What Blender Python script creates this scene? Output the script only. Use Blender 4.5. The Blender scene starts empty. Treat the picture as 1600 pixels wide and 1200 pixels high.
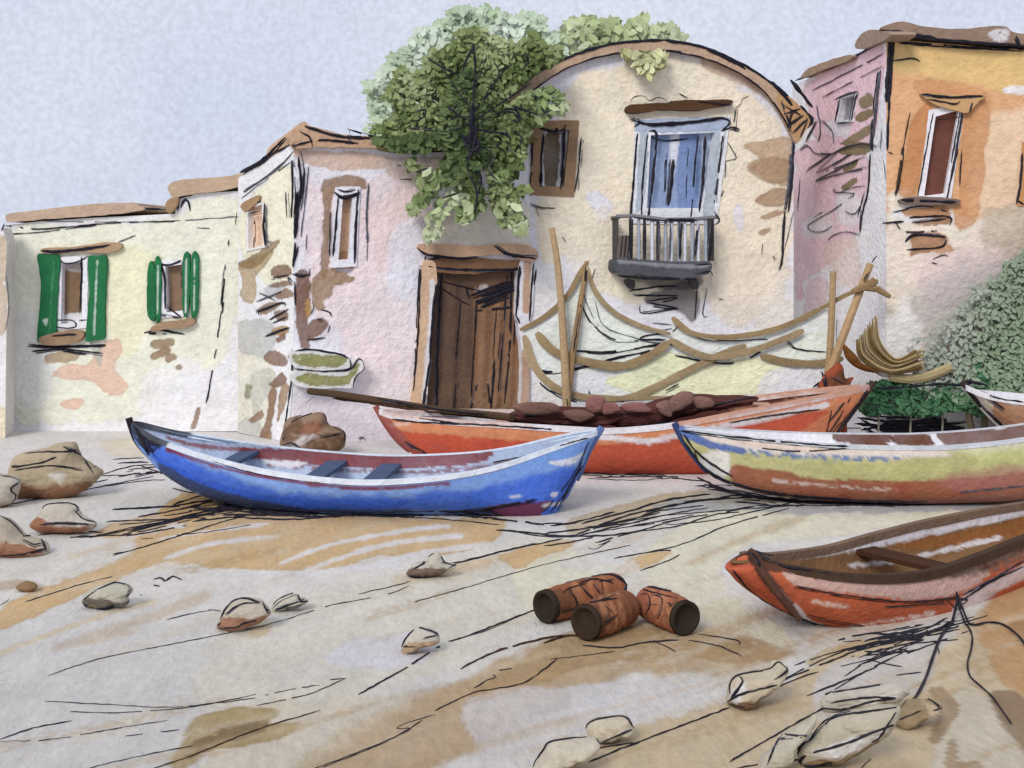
import bpy, math, random
import numpy as np
from mathutils import Vector
from mathutils.bvhtree import BVHTree

random.seed(7)
RNG = np.random.default_rng(11)
SC = bpy.context.scene
COLL = SC.collection

# ------------------------------------------------------------------ camera, sky, sun, exposure
F, CX, HY, EYE = 2000.0, 800.0, 390.0, 2.5      # focal length / horizon of the 1600 x 1200 photograph, eye height in metres
cam_d = bpy.data.cameras.new("Camera")
cam = bpy.data.objects.new("Camera", cam_d)
COLL.objects.link(cam)
cam.location = (0, 0, EYE)
cam.rotation_euler = (math.radians(90), 0, 0)
cam_d.sensor_width = 36.0
cam_d.lens = F / 1600.0 * 36.0
cam_d.shift_y = -(600.0 - HY) / 1600.0
cam_d.clip_start = 0.1
cam_d.clip_end = 3000.0
SC.camera = cam

SUN_EL, SUN_AZ = math.radians(36), math.radians(205)     # soft light from behind the left shoulder
world = bpy.data.worlds.new("World")
SC.world = world
world.use_nodes = True
wn, wl = world.node_tree.nodes, world.node_tree.links
wn.clear()
w_out = wn.new("ShaderNodeOutputWorld")
w_sky = wn.new("ShaderNodeTexSky")
w_sky.sky_type = 'NISHITA'
w_sky.sun_disc = False
w_sky.sun_elevation = SUN_EL
w_sky.sun_rotation = SUN_AZ
w_b1 = wn.new("ShaderNodeBackground")
w_b1.inputs["Strength"].default_value = 0.1
wl.new(w_sky.outputs[0], w_b1.inputs["Color"])
# an even overcast cloud deck, faintly mottled, in front of the blue
w_tc = wn.new("ShaderNodeTexCoord")
w_n1 = wn.new("ShaderNodeTexNoise")
w_n1.inputs["Scale"].default_value = 5.0
w_n1.inputs["Detail"].default_value = 4.0
w_n2 = wn.new("ShaderNodeTexNoise")
w_n2.inputs["Scale"].default_value = 230.0
w_n2.inputs["Detail"].default_value = 1.5
wl.new(w_tc.outputs["Generated"], w_n1.inputs["Vector"])
wl.new(w_tc.outputs["Generated"], w_n2.inputs["Vector"])
w_r1 = wn.new("ShaderNodeValToRGB")
w_r1.color_ramp.elements[0].position = 0.35
w_r1.color_ramp.elements[0].color = (0.640, 0.690, 0.835, 1)
w_r1.color_ramp.elements[1].position = 0.65
w_r1.color_ramp.elements[1].color = (0.735, 0.76, 0.87, 1)
wl.new(w_n1.outputs["Fac"], w_r1.inputs["Fac"])
w_r2 = wn.new("ShaderNodeMapRange")
w_r2.inputs["From Min"].default_value = 0.3
w_r2.inputs["From Max"].default_value = 0.7
w_r2.inputs["To Min"].default_value = 0.925
w_r2.inputs["To Max"].default_value = 1.075
wl.new(w_n2.outputs["Fac"], w_r2.inputs["Value"])
w_mul = wn.new("ShaderNodeVectorMath")
w_mul.operation = 'SCALE'
wl.new(w_r1.outputs["Color"], w_mul.inputs[0])
wl.new(w_r2.outputs["Result"], w_mul.inputs["Scale"])
w_b2 = wn.new("ShaderNodeBackground")
w_b2.inputs["Strength"].default_value = 1.0
wl.new(w_mul.outputs[0], w_b2.inputs["Color"])
w_mix = wn.new("ShaderNodeMixShader")
w_mix.inputs["Fac"].default_value = 0.95
wl.new(w_b1.outputs[0], w_mix.inputs[1])
wl.new(w_b2.outputs[0], w_mix.inputs[2])
wl.new(w_mix.outputs[0], w_out.inputs["Surface"])

sun_d = bpy.data.lights.new("Sun", 'SUN')
sun_d.energy = 1.98
sun_d.angle = math.radians(20)
sun_d.color = (1.0, 0.955, 0.89)
sun = bpy.data.objects.new("Sun", sun_d)
COLL.objects.link(sun)
sun.rotation_euler = (math.radians(90) - SUN_EL, 0, math.radians(-25))
sun.location = (-8, -10, 20)

SC.render.engine = 'CYCLES'
SC.view_settings.view_transform = 'Standard'
SC.view_settings.look = 'None'
SC.view_settings.gamma = 1.0
SC.view_settings.exposure = 0.0
SC.cycles.max_bounces = 5
SC.cycles.diffuse_bounces = 3

# ------------------------------------------------------------------ colour, noise, outlines
def lin(c):
    c = np.asarray(c, float) / 255.0
    return np.where(c <= 0.04045, c / 12.92, ((c + 0.055) / 1.055) ** 2.4)
WHITE = lin((228, 228, 228))[0]
def alb(c):
    """pigment as it looks beside white paint (about 0.8) -> albedo"""
    c = np.asarray(c, float)
    l = c @ np.array((0.3, 0.59, 0.11))
    if c[2] <= c[0] + 4: c = l + 0.93 * (c - l)      # earth pigments are a little greyed
    return lin(np.clip(c, 0, 255)) / WHITE * 0.8

def hashn(ix, iy, seed):
    h = (ix * 374761393 + iy * 668265263 + seed * 1442695041) & 0xFFFFFFFF
    h = ((h ^ (h >> 13)) * 1274126177) & 0xFFFFFFFF
    return ((h ^ (h >> 16)) & 0xFFFF) / 65535.0
def vnoise(x, y, seed=0):
    x0 = np.floor(x).astype(np.int64); y0 = np.floor(y).astype(np.int64)
    fx = x - x0; fy = y - y0
    fx = fx * fx * (3 - 2 * fx); fy = fy * fy * (3 - 2 * fy)
    a = hashn(x0, y0, seed); b = hashn(x0 + 1, y0, seed)
    c = hashn(x0, y0 + 1, seed); d = hashn(x0 + 1, y0 + 1, seed)
    return (a * (1 - fx) + b * fx) * (1 - fy) + (c * (1 - fx) + d * fx) * fy
def fbm(x, y, scale, seed=0, octs=3):
    s = 0; amp = 1.0; tot = 0
    for k in range(octs):
        s = s + amp * vnoise(x / scale, y / scale, seed + 17 * k); tot += amp
        scale *= 0.5; amp *= 0.55
    return s / tot - 0.5

def pts(s):
    return [tuple(float(q) for q in t.split(",")) for t in s.split()]
def smooth(p, closed=False, n=5):
    p = [np.array(q, float) for q in p]
    if len(p) < 3:
        return np.array(p)
    out = []
    m = len(p)
    rng_ = range(m) if closed else range(m - 1)
    for i in rng_:
        if closed:
            a, b, c, d = p[(i - 1) % m], p[i], p[(i + 1) % m], p[(i + 2) % m]
        else:
            a, b, c, d = p[max(i - 1, 0)], p[i], p[i + 1], p[min(i + 2, m - 1)]
        for k in range(n):
            t = k / n
            out.append(0.5 * ((2 * b) + (c - a) * t + (2 * a - 5 * b + 4 * c - d) * t * t + (3 * b - a - 3 * c + d) * t ** 3))
    if not closed:
        out.append(p[-1])
    return np.array(out)
def inside(x, y, poly):
    r = np.zeros(x.shape, bool)
    n = len(poly)
    for i in range(n):
        x1, y1 = poly[i]; x2, y2 = poly[(i + 1) % n]
        if y1 == y2: continue
        c = ((y1 > y) != (y2 > y)) & (x < (x2 - x1) * (y - y1) / (y2 - y1) + x1)
        r ^= c
    return r
def segdist(x, y, p, closed):
    d = np.full(x.shape, 1e9)
    n = len(p)
    for i in range(n if closed else n - 1):
        x1, y1 = p[i]; x2, y2 = p[(i + 1) % n]
        dx, dy = x2 - x1, y2 - y1
        t = np.clip(((x - x1) * dx + (y - y1) * dy) / (dx * dx + dy * dy + 1e-9), 0, 1)
        d = np.minimum(d, np.hypot(x - x1 - t * dx, y - y1 - t * dy))
    return d

class Canvas:
    """pigment laid on a surface: washes with irregular drying edges, brush strokes, bare places"""
    def __init__(self, base, mott=0.035):
        self.base = base; self.ops = []; self.mott = mott
    def w(self, poly, col, a=1.0, rough=6, soft=2.5, edge=0.10, dry=0.0, sm=True):
        p = pts(poly) if isinstance(poly, str) else poly
        self.ops.append(('p', smooth(p, True, 4) if sm else np.array(p), col, a, rough, soft if soft > 5 else soft * .6, edge, dry, 0)); return self
    def s(self, line, wd, col, a=1.0, rough=3, soft=1.5, edge=0.08, dry=0.0):
        p = pts(line) if isinstance(line, str) else line
        self.ops.append(('l', smooth(p, False, 4), col, a, rough, soft, edge, dry, wd / 2)); return self
    def ev(self, x, y):
        x = np.asarray(x, float); y = np.asarray(y, float)
        out = np.tile(alb(self.base), (len(x), 1))
        g = fbm(x, y, 46, 5, 4)
        out *= (1 + self.mott * 2.2 * g)[:, None]
        for k, (kind, p, col, a, rough, soft, edge, dry, wd) in enumerate(self.ops):
            m = rough + soft + wd + 6
            sel = np.where((x > p[:, 0].min() - m) & (x < p[:, 0].max() + m) & (y > p[:, 1].min() - m) & (y < p[:, 1].max() + m))[0]
            if not len(sel): continue
            xs, ys = x[sel], y[sel]
            if kind == 'p':
                d = segdist(xs, ys, p, True)
                sd = np.where(inside(xs, ys, p), d, -d)
            else:
                sd = wd - segdist(xs, ys, p, False)
            sd = sd + rough * 1.6 * fbm(xs, ys, 22, 31 + k, 3) + min(rough, 3) * 1.0 * fbm(xs, ys, 5, 77 + k, 2)
            al = np.clip((sd + soft) / (2 * soft), 0, 1); al = al * al * (3 - 2 * al) * a
            if dry:
                nz = fbm(xs, ys * 2.2, 7, 131 + k, 2) + 0.5
                al = al * np.clip((nz - dry) * 7 + .5, 0, 1)
            al = al * (0.93 + 0.22 * fbm(xs, ys, 30, 200 + k, 3))
            dark = 1 - 1.3 * edge * np.exp(-(np.maximum(sd, 0) / 3.0) ** 2) * (soft < 8) + 0.16 * fbm(xs, ys, 36, 300 + k, 4) + 0.10 * fbm(xs, ys, 5, 400 + k, 2)
            al = np.clip(al, 0, 1)[:, None]
            out[sel] = out[sel] * (1 - al) + alb(col)[None, :] * dark[:, None] * al
        return np.clip(out, 0.004, 0.9)

# ------------------------------------------------------------------ geometry of the view (only used to read positions off the photograph)
def P3(x, y, d):
    return np.array(((x - CX) * d / F, d, EYE - (y - HY) * d / F))
def ray(x, y):
    return np.array(((x - CX) / F, 1.0, -(y - HY) / F))
def gd(y):
    return F * EYE / (y - HY)
def ground(x, y, z=0.0):
    d = F * (EYE - z) / (y - HY)
    return P3(x, y, d)
def topx(v):
    v = np.asarray(v)
    return CX + F * v[:, 0] / v[:, 1], HY + F * (EYE - v[:, 2]) / v[:, 1]

class Plane:
    """an upright plane (a wall) between two ground points, given by photo column and distance"""
    def __init__(self, xa, da, xb, db):
        self.a = np.array(((xa - CX) * da / F, da)); b = np.array(((xb - CX) * db / F, db))
        u = b - self.a; self.L = np.linalg.norm(u); self.u = u / self.L
        self.n = np.array((self.u[1], -self.u[0]))
        if self.n @ self.a > 0: self.n = -self.n
    def hit(self, x, y, off=0.0):
        r = ray(x, y)
        t = (off + self.a @ self.n) / (r[:2] @ self.n)
        return np.array((0, 0, EYE)) + t * r
    def uv(self, p):
        return (p[:2] - self.a) @ self.u, p[2]
    def at(self, u, z, off):
        q = self.a[None, :] + np.outer(u, self.u) + off * self.n[None, :]
        return np.column_stack((q, z))
    def n3(self):
        return np.array((self.n[0], self.n[1], 0))

# ------------------------------------------------------------------ materials
def paint_mat(name, scale, bump, rough=0.92, spec=0.15, gran=0.10, sy=1.0):
    m = bpy.data.materials.new(name); m.use_nodes = True
    n, l = m.node_tree.nodes, m.node_tree.links
    b = n["Principled BSDF"]
    b.inputs["Roughness"].default_value = rough
    b.inputs["Specular IOR Level"].default_value = spec
    at = n.new("ShaderNodeAttribute"); at.attribute_name = "Col"
    tc = n.new("ShaderNodeTexCoord")
    mp = n.new("ShaderNodeMapping"); mp.inputs["Scale"].default_value = (1, sy, 1)
    l.new(tc.outputs["Object"], mp.inputs["Vector"])
    n1 = n.new("ShaderNodeTexNoise"); n1.inputs["Scale"].default_value = scale; n1.inputs["Detail"].default_value = 2.5
    n1.inputs["Roughness"].default_value = 0.6
    n2 = n.new("ShaderNodeTexNoise"); n2.inputs["Scale"].default_value = scale * 0.22; n2.inputs["Detail"].default_value = 5
    l.new(mp.outputs[0], n1.inputs["Vector"]); l.new(mp.outputs[0], n2.inputs["Vector"])
    ad = n.new("ShaderNodeMath"); ad.operation = 'ADD'
    l.new(n1.outputs["Fac"], ad.inputs[0]); l.new(n2.outputs["Fac"], ad.inputs[1])
    mr = n.new("ShaderNodeMapRange")
    mr.inputs["From Min"].default_value = 0.65; mr.inputs["From Max"].default_value = 1.35
    mr.inputs["To Min"].default_value = 1 - gran; mr.inputs["To Max"].default_value = 1 + gran
    l.new(ad.outputs[0], mr.inputs["Value"])
    vm = n.new("ShaderNodeVectorMath"); vm.operation = 'SCALE'
    l.new(at.outputs["Color"], vm.inputs[0]); l.new(mr.outputs["Result"], vm.inputs["Scale"])
    l.new(vm.outputs[0], b.inputs["Base Color"])
    bp = n.new("ShaderNodeBump"); bp.inputs["Strength"].default_value = bump; bp.inputs["Distance"].default_value = 0.35 / scale
    l.new(n1.outputs["Fac"], bp.inputs["Height"]); l.new(bp.outputs[0], b.inputs["Normal"])
    return m
def ink_mat(name, col, rough=0.55):
    m = bpy.data.materials.new(name); m.use_nodes = True
    n, l = m.node_tree.nodes, m.node_tree.links
    b = n["Principled BSDF"]; b.inputs["Roughness"].default_value = rough; b.inputs["Specular IOR Level"].default_value = 0.2
    tc = n.new("ShaderNodeTexCoord"); n1 = n.new("ShaderNodeTexNoise"); n1.inputs["Scale"].default_value = 22
    l.new(tc.outputs["Object"], n1.inputs["Vector"])
    r = n.new("ShaderNodeValToRGB")
    r.color_ramp.elements[0].position = 0.35; r.color_ramp.elements[0].color = (*[q * 0.7 for q in col], 1)
    r.color_ramp.elements[1].position = 0.7; r.color_ramp.elements[1].color = (*[q * 1.6 for q in col], 1)
    l.new(n1.outputs["Fac"], r.inputs["Fac"]); l.new(r.outputs[0], b.inputs["Base Color"])
    return m
M_WALL = paint_mat("plaster_pigment", 12.5, 1.0, gran=0.13)
M_MID = paint_mat("timber_pigment", 17.0, 0.75, gran=0.16)
M_NEAR = paint_mat("stone_pigment", 27.0, 0.6, gran=0.15)
M_SAND = paint_mat("sand_pigment", 21.0, 0.9, gran=0.13, sy=0.38)
M_LEAF = paint_mat("leaf_pigment", 9.0, 0.15, rough=0.8, gran=0.16)
M_INK = ink_mat("black_ink", (0.013, 0.012, 0.020))
M_GREY = ink_mat("grey_ink", (0.085, 0.088, 0.115))
M_BROWN = ink_mat("brown_ink", (0.045, 0.022, 0.012))
MATS = [M_WALL, M_MID, M_NEAR, M_SAND, M_LEAF, M_INK, M_GREY, M_BROWN]
WALL, MID, NEAR, SAND, LEAF, INK, GREY, BROWN = range(8)

# ------------------------------------------------------------------ mesh builder
class MB:
    def __init__(self):
        self.v = []; self.f = []; self.m = []; self.c = []; self.n = 0
    def add(self, v, f, mat, col):
        v = np.asarray(v, float)
        if len(v) == 0: return
        col = np.asarray(col, float)
        if col.ndim == 1: col = np.tile(col, (len(v), 1))
        self.v.append(v); self.c.append(col)
        o = self.n
        self.f.extend([tuple(int(i) + o for i in q) for q in f]); self.m.extend([mat] * len(f))
        self.n += len(v)
    def bvh(self):
        V = np.concatenate(self.v)
        return BVHTree.FromPolygons([tuple(q) for q in V], self.f)
    def build(self, name, parent=None, shade=False, loc=None):
        V = np.concatenate(self.v); C = np.concatenate(self.c)
        base = np.zeros(3)
        if parent is not None:
            b = parent; base = np.array(ORIG[b.name])
        elif loc is not None:
            base = np.array(loc)
        V = V - base
        me = bpy.data.meshes.new(name)
        used = sorted(set(self.m)); idx = {q: i for i, q in enumerate(used)}
        me.from_pydata(V.tolist(), [], self.f)
        for q in used: me.materials.append(MATS[q])
        me.polygons.foreach_set("material_index", np.array([idx[q] for q in self.m], np.int32))
        if shade: me.polygons.foreach_set("use_smooth", np.ones(len(self.f), bool))
        at = me.attributes.new("Col", 'FLOAT_COLOR', 'POINT')
        at.data.foreach_set("color", np.column_stack((C, np.ones(len(C)))).astype(np.float32).ravel())
        me.update()
        o = bpy.data.objects.new(name, me); COLL.objects.link(o)
        if parent is not None:
            o.parent = parent
            ORIG[o.name] = tuple(base)
        else:
            o.location = tuple(base); ORIG[o.name] = tuple(base)
        return o
ORIG = {}
def tag(o, label=None, cat=None, group=None, kind=None):
    if label: o["label"] = label
    if cat: o["category"] = cat
    if group: o["group"] = group
    if kind: o["kind"] = kind
    return o
def thing(name, loc, label, cat, group=None):
    o = bpy.data.objects.new(name, None); COLL.objects.link(o)
    o.location = tuple(float(q) for q in loc); o.empty_display_size = 0.3
    ORIG[o.name] = tuple(float(q) for q in loc)
    return tag(o, label, cat, group)

def tube(mb, p, r, mat, col=(0.02, 0.02, 0.03), sides=5, flat=1.0):
    p = np.asarray(p, float); n = len(p)
    if n < 2: return
    r = np.broadcast_to(np.asarray(r, float), (n,))
    t = np.gradient(p, axis=0); t /= np.linalg.norm(t, axis=1)[:, None] + 1e-9
    ref = np.array((0.13, 0.97, 0.2))
    a = np.cross(t, ref); a /= np.linalg.norm(a, axis=1)[:, None] + 1e-9
    b = np.cross(a, t)
    ang = np.arange(sides) * 2 * math.pi / sides
    V = p[:, None, :] + r[:, None, None] * (np.cos(ang)[None, :, None] * a[:, None, :] + flat * np.sin(ang)[None, :, None] * b[:, None, :])
    f = []
    for i in range(n - 1):
        for k in range(sides):
            k2 = (k + 1) % sides
            f.append((i * sides + k, i * sides + k2, (i + 1) * sides + k2, (i + 1) * sides + k))
    f.append(tuple(range(sides))[::-1]); f.append(tuple((n - 1) * sides + k for k in range(sides)))
    c = np.asarray(col, float)
    if c.ndim == 2 and len(c) == n: c = np.repeat(c, sides, axis=0)
    mb.add(V.reshape(-1, 3), f, mat, c)

SEED = [0]
def strokes(mb, spec, surf, ghost=True):
    """ink lines drawn on a surface: 'width x,y x,y ...' per entry; surf maps (x, y) to a point on it"""
    if ghost:
        rg = random.Random(len(spec) * 7 + SEED[0]); more = []
        for s in spec:
            h_, r_ = s.split(" ", 1)
            if rg.random() < .55 and float(h_.lstrip("gb")) >= 2.5:
                ox, oy = rg.uniform(-3.5, 3.5), rg.uniform(-3, 3)
                more.append(f"{rg.choice(['', 'g'])}{float(h_.lstrip('gb')) * .5:.1f} " + " ".join(f"{a + ox + rg.uniform(-1.5, 1.5):.1f},{b + oy + rg.uniform(-1.5, 1.5):.1f}" for a, b in pts(r_)))
        spec = list(spec) + more
    for s in spec:
        head, rest = s.split(" ", 1)
        mat = INK
        if head[0] == 'g': mat = GREY; head = head[1:]
        elif head[0] == 'b': mat = BROWN; head = head[1:]
        w = float(head)
        SEED[0] += 1
        p = smooth(pts(rest), False, 6)
        # even spacing of about 4 px
        seg = np.r_[0, np.cumsum(np.hypot(*np.diff(p, axis=0).T))]
        n = max(4, int(seg[-1] / 4.5))
        q = np.linspace(0, seg[-1], n)
        px = np.interp(q, seg, p[:, 0]); py = np.interp(q, seg, p[:, 1])
        j = 0.9
        px = px + j * 2 * fbm(q, q * 0 + SEED[0] * 3.1, 9, SEED[0], 2); py = py + j * 2 * fbm(q, q * 0 + SEED[0] * 7.3, 9, SEED[0] + 5, 2)
        r = 0.5 * w * 0.74 * (0.95 + 1.3 * fbm(q, q * 0 + SEED[0] * 1.7, 14, SEED[0] + 9, 3))
        e = np.minimum(q, seg[-1] - q)
        r = r * np.clip(0.35 + e / 12, 0, 1)
        P = []; R = []
        gap = fbm(q, q * 0 + SEED[0] * 2.3, 17, SEED[0] + 3, 2) < (-0.26 if w < 4.5 else -0.36)
        for a, b, c, g_ in zip(px, py, r, gap):
            h = None if g_ else surf(a, b)
            if h is None:
                if len(P) > 1: tube(mb, P, R, mat)
                P = []; R = []; continue
            P.append(h); R.append(max(c, 0.38) * h[1] / F)
        if len(P) > 1: tube(mb, P, R, mat)

def hatch(cx, cy, wx, wy, n, ln, slope, w, seed):
    """a cluster of quick near-parallel pen strokes"""
    rg = random.Random(seed); out = []
    for _ in range(n):
        x = cx + rg.gauss(0, wx); y = cy + slope * (x - cx) + rg.gauss(0, wy); l = ln * rg.uniform(.5, 1.3)
        k = slope + rg.gauss(0, .05); b = rg.uniform(-2, 2)
        out.append(f"{rg.uniform(.6, 1.25) * w:.1f} {x - l / 2:.0f},{y - k * l / 2:.0f} {x:.0f},{y + b:.0f} {x + l / 2:.0f},{y + k * l / 2:.0f}")
    return out

def grid_fill(mb, plane, poly, holes, off, cell, cv, mat, wob=0.0):
    poly = np.asarray(poly)
    pp = np.array([plane.uv(plane.hit(x, y, off)) for x, y in poly])
    u0, u1, z0, z1 = pp[:, 0].min(), pp[:, 0].max(), pp[:, 1].min(), pp[:, 1].max()
    nu = max(2, int(math.ceil((u1 - u0) / cell))); nz = max(2, int(math.ceil((z1 - z0) / cell)))
    us = np.linspace(u0, u1, nu + 1); zs = np.linspace(z0, z1, nz + 1)
    cu, cz = np.meshgrid((us[:-1] + us[1:]) / 2, (zs[:-1] + zs[1:]) / 2)
    keep = inside(cu.ravel(), cz.ravel(), pp)
    for h in holes:
        hp = np.array([plane.uv(plane.hit(x, y, off)) for x, y in h])
        keep &= ~inside(cu.ravel(), cz.ravel(), hp)
    keep = keep.reshape(nz, nu)
    ii, jj = np.where(keep)
    if not len(ii): return
    W = nu + 1
    a = ii * W + jj
    quads = np.column_stack((a, a + 1, a + 1 + W, a + W))
    ids, inv = np.unique(quads.ravel(), return_inverse=True)
    quads = inv.reshape(-1, 4)
    U = us[ids % W].copy(); Z = zs[ids // W].copy()
    cnt = np.bincount(quads.ravel(), minlength=len(ids))
    bd = np.where(cnt < 4)[0]                       # edge vertices slide onto the true outline
    best = np.full(len(bd), 1e9); bu = U[bd].copy(); bz = Z[bd].copy()
    for o in [pp] + [np.array([plane.uv(plane.hit(x, y, off)) for x, y in h]) for h in holes]:
        for i in range(len(o)):
            a_, b_ = o[i], o[(i + 1) % len(o)]
            dx, dy = b_ - a_
            t = np.clip(((U[bd] - a_[0]) * dx + (Z[bd] - a_[1]) * dy) / (dx * dx + dy * dy + 1e-12), 0, 1)
            qx, qy = a_[0] + t * dx, a_[1] + t * dy
            dd = np.hypot(U[bd] - qx, Z[bd] - qy)
            m = dd < best
            best[m] = dd[m]; bu[m] = qx[m]; bz[m] = qy[m]
    m = best < cell * 0.8
    U[bd[m]] = bu[m]; Z[bd[m]] = bz[m]
    V = plane.at(U, Z, off)
    if wob:
        V = V + np.outer(wob * fbm(U * 100, Z * 100, 45, 3, 3), plane.n3())
    x, y = topx(V)
    mb.add(V, quads.tolist(), mat, cv.ev(x, y))

def extrude(mb, plane, poly, off, depth, mat, col, back=True):
    """sides and back behind an outline, so that the front sheet has real thickness"""
    A = np.array([plane.hit(x, y, off) for x, y in poly]); B = A - depth * plane.n3()[None, :]
    n = len(A)
    f = [(i, (i + 1) % n, n + (i + 1) % n, n + i) for i in range(n)]
    if back: f.append(tuple(range(n, 2 * n)))
    mb.add(np.concatenate((A, B)), f, mat, col)

def wobble(poly, amp=1.0, seed=1):
    p = np.asarray(poly, float)
    out = []
    n = len(p)
    for i in range(n):
        a, b = p[i], p[(i + 1) % n]
        k = max(1, int(np.hypot(*(b - a)) / 7))
        for j in range(k): out.append(a + (b - a) * j / k)
    q = np.array(out)
    return q + amp * np.column_stack((fbm(q[:, 0], q[:, 1], 13, seed, 2), fbm(q[:, 0], q[:, 1], 13, seed + 50, 2))) * 2.2

def piece(name, parent, plane, poly, off, thick, cv, ink=(), mat=MID, cell=0.016, sm=True, amp=1.2, side=None):
    """a solid part on a wall: outline read from the photograph, given its own thickness"""
    p = pts(poly) if isinstance(poly, str) else poly
    if sm: p = smooth(p, True, 4)
    SEED[0] += 1
    p = wobble(p, amp, SEED[0])
    if not isinstance(cv, Canvas): cv = Canvas(cv, 0.06)
    mb = MB()
    grid_fill(mb, plane, p, [], off, cell, cv, mat)
    extrude(mb, plane, p, off - 0.0015, thick, mat, alb(side or cv.base))
    strokes(mb, ink, lambda x, y: plane.hit(x, y, off + 0.004))
    return mb.build(name, parent)

def window(parent, plane, quad, fw, fcol, pane_cv, ink=(), deep=0.10, label=None, proud=0.02):
    """pane (the window itself) set back in its opening, with a frame round it as its child; returns the opening outline"""
    q = np.array(pts(quad)); c = q.mean(0)
    inner = np.array([c + (p - c) * (1 - np.minimum(1, fw / np.maximum(np.abs(p - c), 1))) for p in q])
    if not isinstance(pane_cv, Canvas): pane_cv = Canvas(pane_cv, 0.08)
    mb = MB()
    grid_fill(mb, plane, q, [], -deep, 0.016, pane_cv, MID)
    extrude(mb, plane, q, -deep - 0.002, 0.03, MID, alb(pane_cv.base))
    w = mb.build("window", parent)
    if label: w["label"] = label
    fb = MB()
    o2 = wobble(q, 1.0, 3); 
    n = len(q)
    fcv = fcol if isinstance(fcol, Canvas) else Canvas(fcol, 0.06)
    grid_fill(fb, plane, o2, [inner], proud, 0.014, fcv, MID)
    A = np.array([plane.hit(x, y, proud - 0.001) for x, y in inner]); B = A - (deep + proud) * plane.n3()[None, :]
    fb.add(np.concatenate((A, B)), [(i, (i + 1) % n, n + (i + 1) % n, n + i) for i in range(n)], MID, alb(fcv.base))
    extrude(fb, plane, o2, proud - 0.001, deep + proud, MID, alb(fcv.base), back=False)
    strokes(fb, ink, lambda x, y: plane.hit(x, y, proud + 0.005))
    fb.build("window_frame", w)
    return w, c + (q - c) * 0.97

def wall(name, parent, plane, poly, holes, cv, ink=(), depth=3.0, cell=0.019, side=(215, 210, 205), body=None):
    p = np.array(pts(poly)) if isinstance(poly, str) else poly
    mb = MB()
    grid_fill(mb, plane, p, holes, 0.0, cell, cv, WALL, wob=0.006)
    extrude(mb, plane, p if body is None else pts(body), -0.02, depth, WALL, alb(side))
    strokes(mb, ink, lambda x, y: plane.hit(x, y, 0.010))
    return mb.build(name, parent)

def pillow(mb, poly, d, thick, cv, mat, rough=0.02, rings=9, back=1.0, sub=True, power=0.75, seed=1, flat=None):
    """a lump (stone, heap, float) whose outline is read at distance d and that bulges towards and away from the viewer"""
    p = pts(poly) if isinstance(poly, str) else poly
    if sub: p = smooth(p, True, 5)
    p = wobble(np.asarray(p), 0.8, seed)
    c = p.mean(0); n = len(p)
    V = []; f = []
    for k in range(2 * rings + 1):
        ph = -math.pi / 2 + math.pi * k / (2 * rings)
        s = max(math.cos(ph), 0.02) ** power
        dep = math.sin(ph) * thick * (1 if ph < 0 else back)
        for i in range(n):
            q = c + (p[i] - c) * s
            w = P3(q[0], q[1], d) + np.array((0, dep, 0))
            V.append(w)
    V = np.array(V)
    nz = fbm(V[:, 0] * 100 + V[:, 2] * 60, V[:, 1] * 100 + V[:, 2] * 130, thick * 60 + 4, seed, 3)
    V[:, 1] += nz * thick * 0.45; V[:, 2] += nz * rough * 2
    V[:, 0] += fbm(V[:, 2] * 100, V[:, 1] * 100, thick * 50 + 4, seed + 3, 2) * rough * 1.5
    for k in range(2 * rings):
        for i in range(n):
            j = (i + 1) % n
            f.append((k * n + i, k * n + j, (k + 1) * n + j, (k + 1) * n + i))
    f.append(tuple(range(n))); f.append(tuple(2 * rings * n + i for i in range(n))[::-1])
    # colours are taken where the outline puts the point, so front and back agree
    x = CX + F * V[:, 0] / d; y = HY + F * (EYE - V[:, 2]) / d
    mb.add(V, f, mat, cv.ev(x, y))

def caster(mb, off=0.006):
    t = mb.bvh(); o = Vector((0, 0, EYE))
    def surf(x, y):
        r = Vector(ray(x, y)).normalized()
        h = t.ray_cast(o, r)
        if h[0] is None: return None
        return np.array(h[0] - r * off)
    return surf

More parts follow.
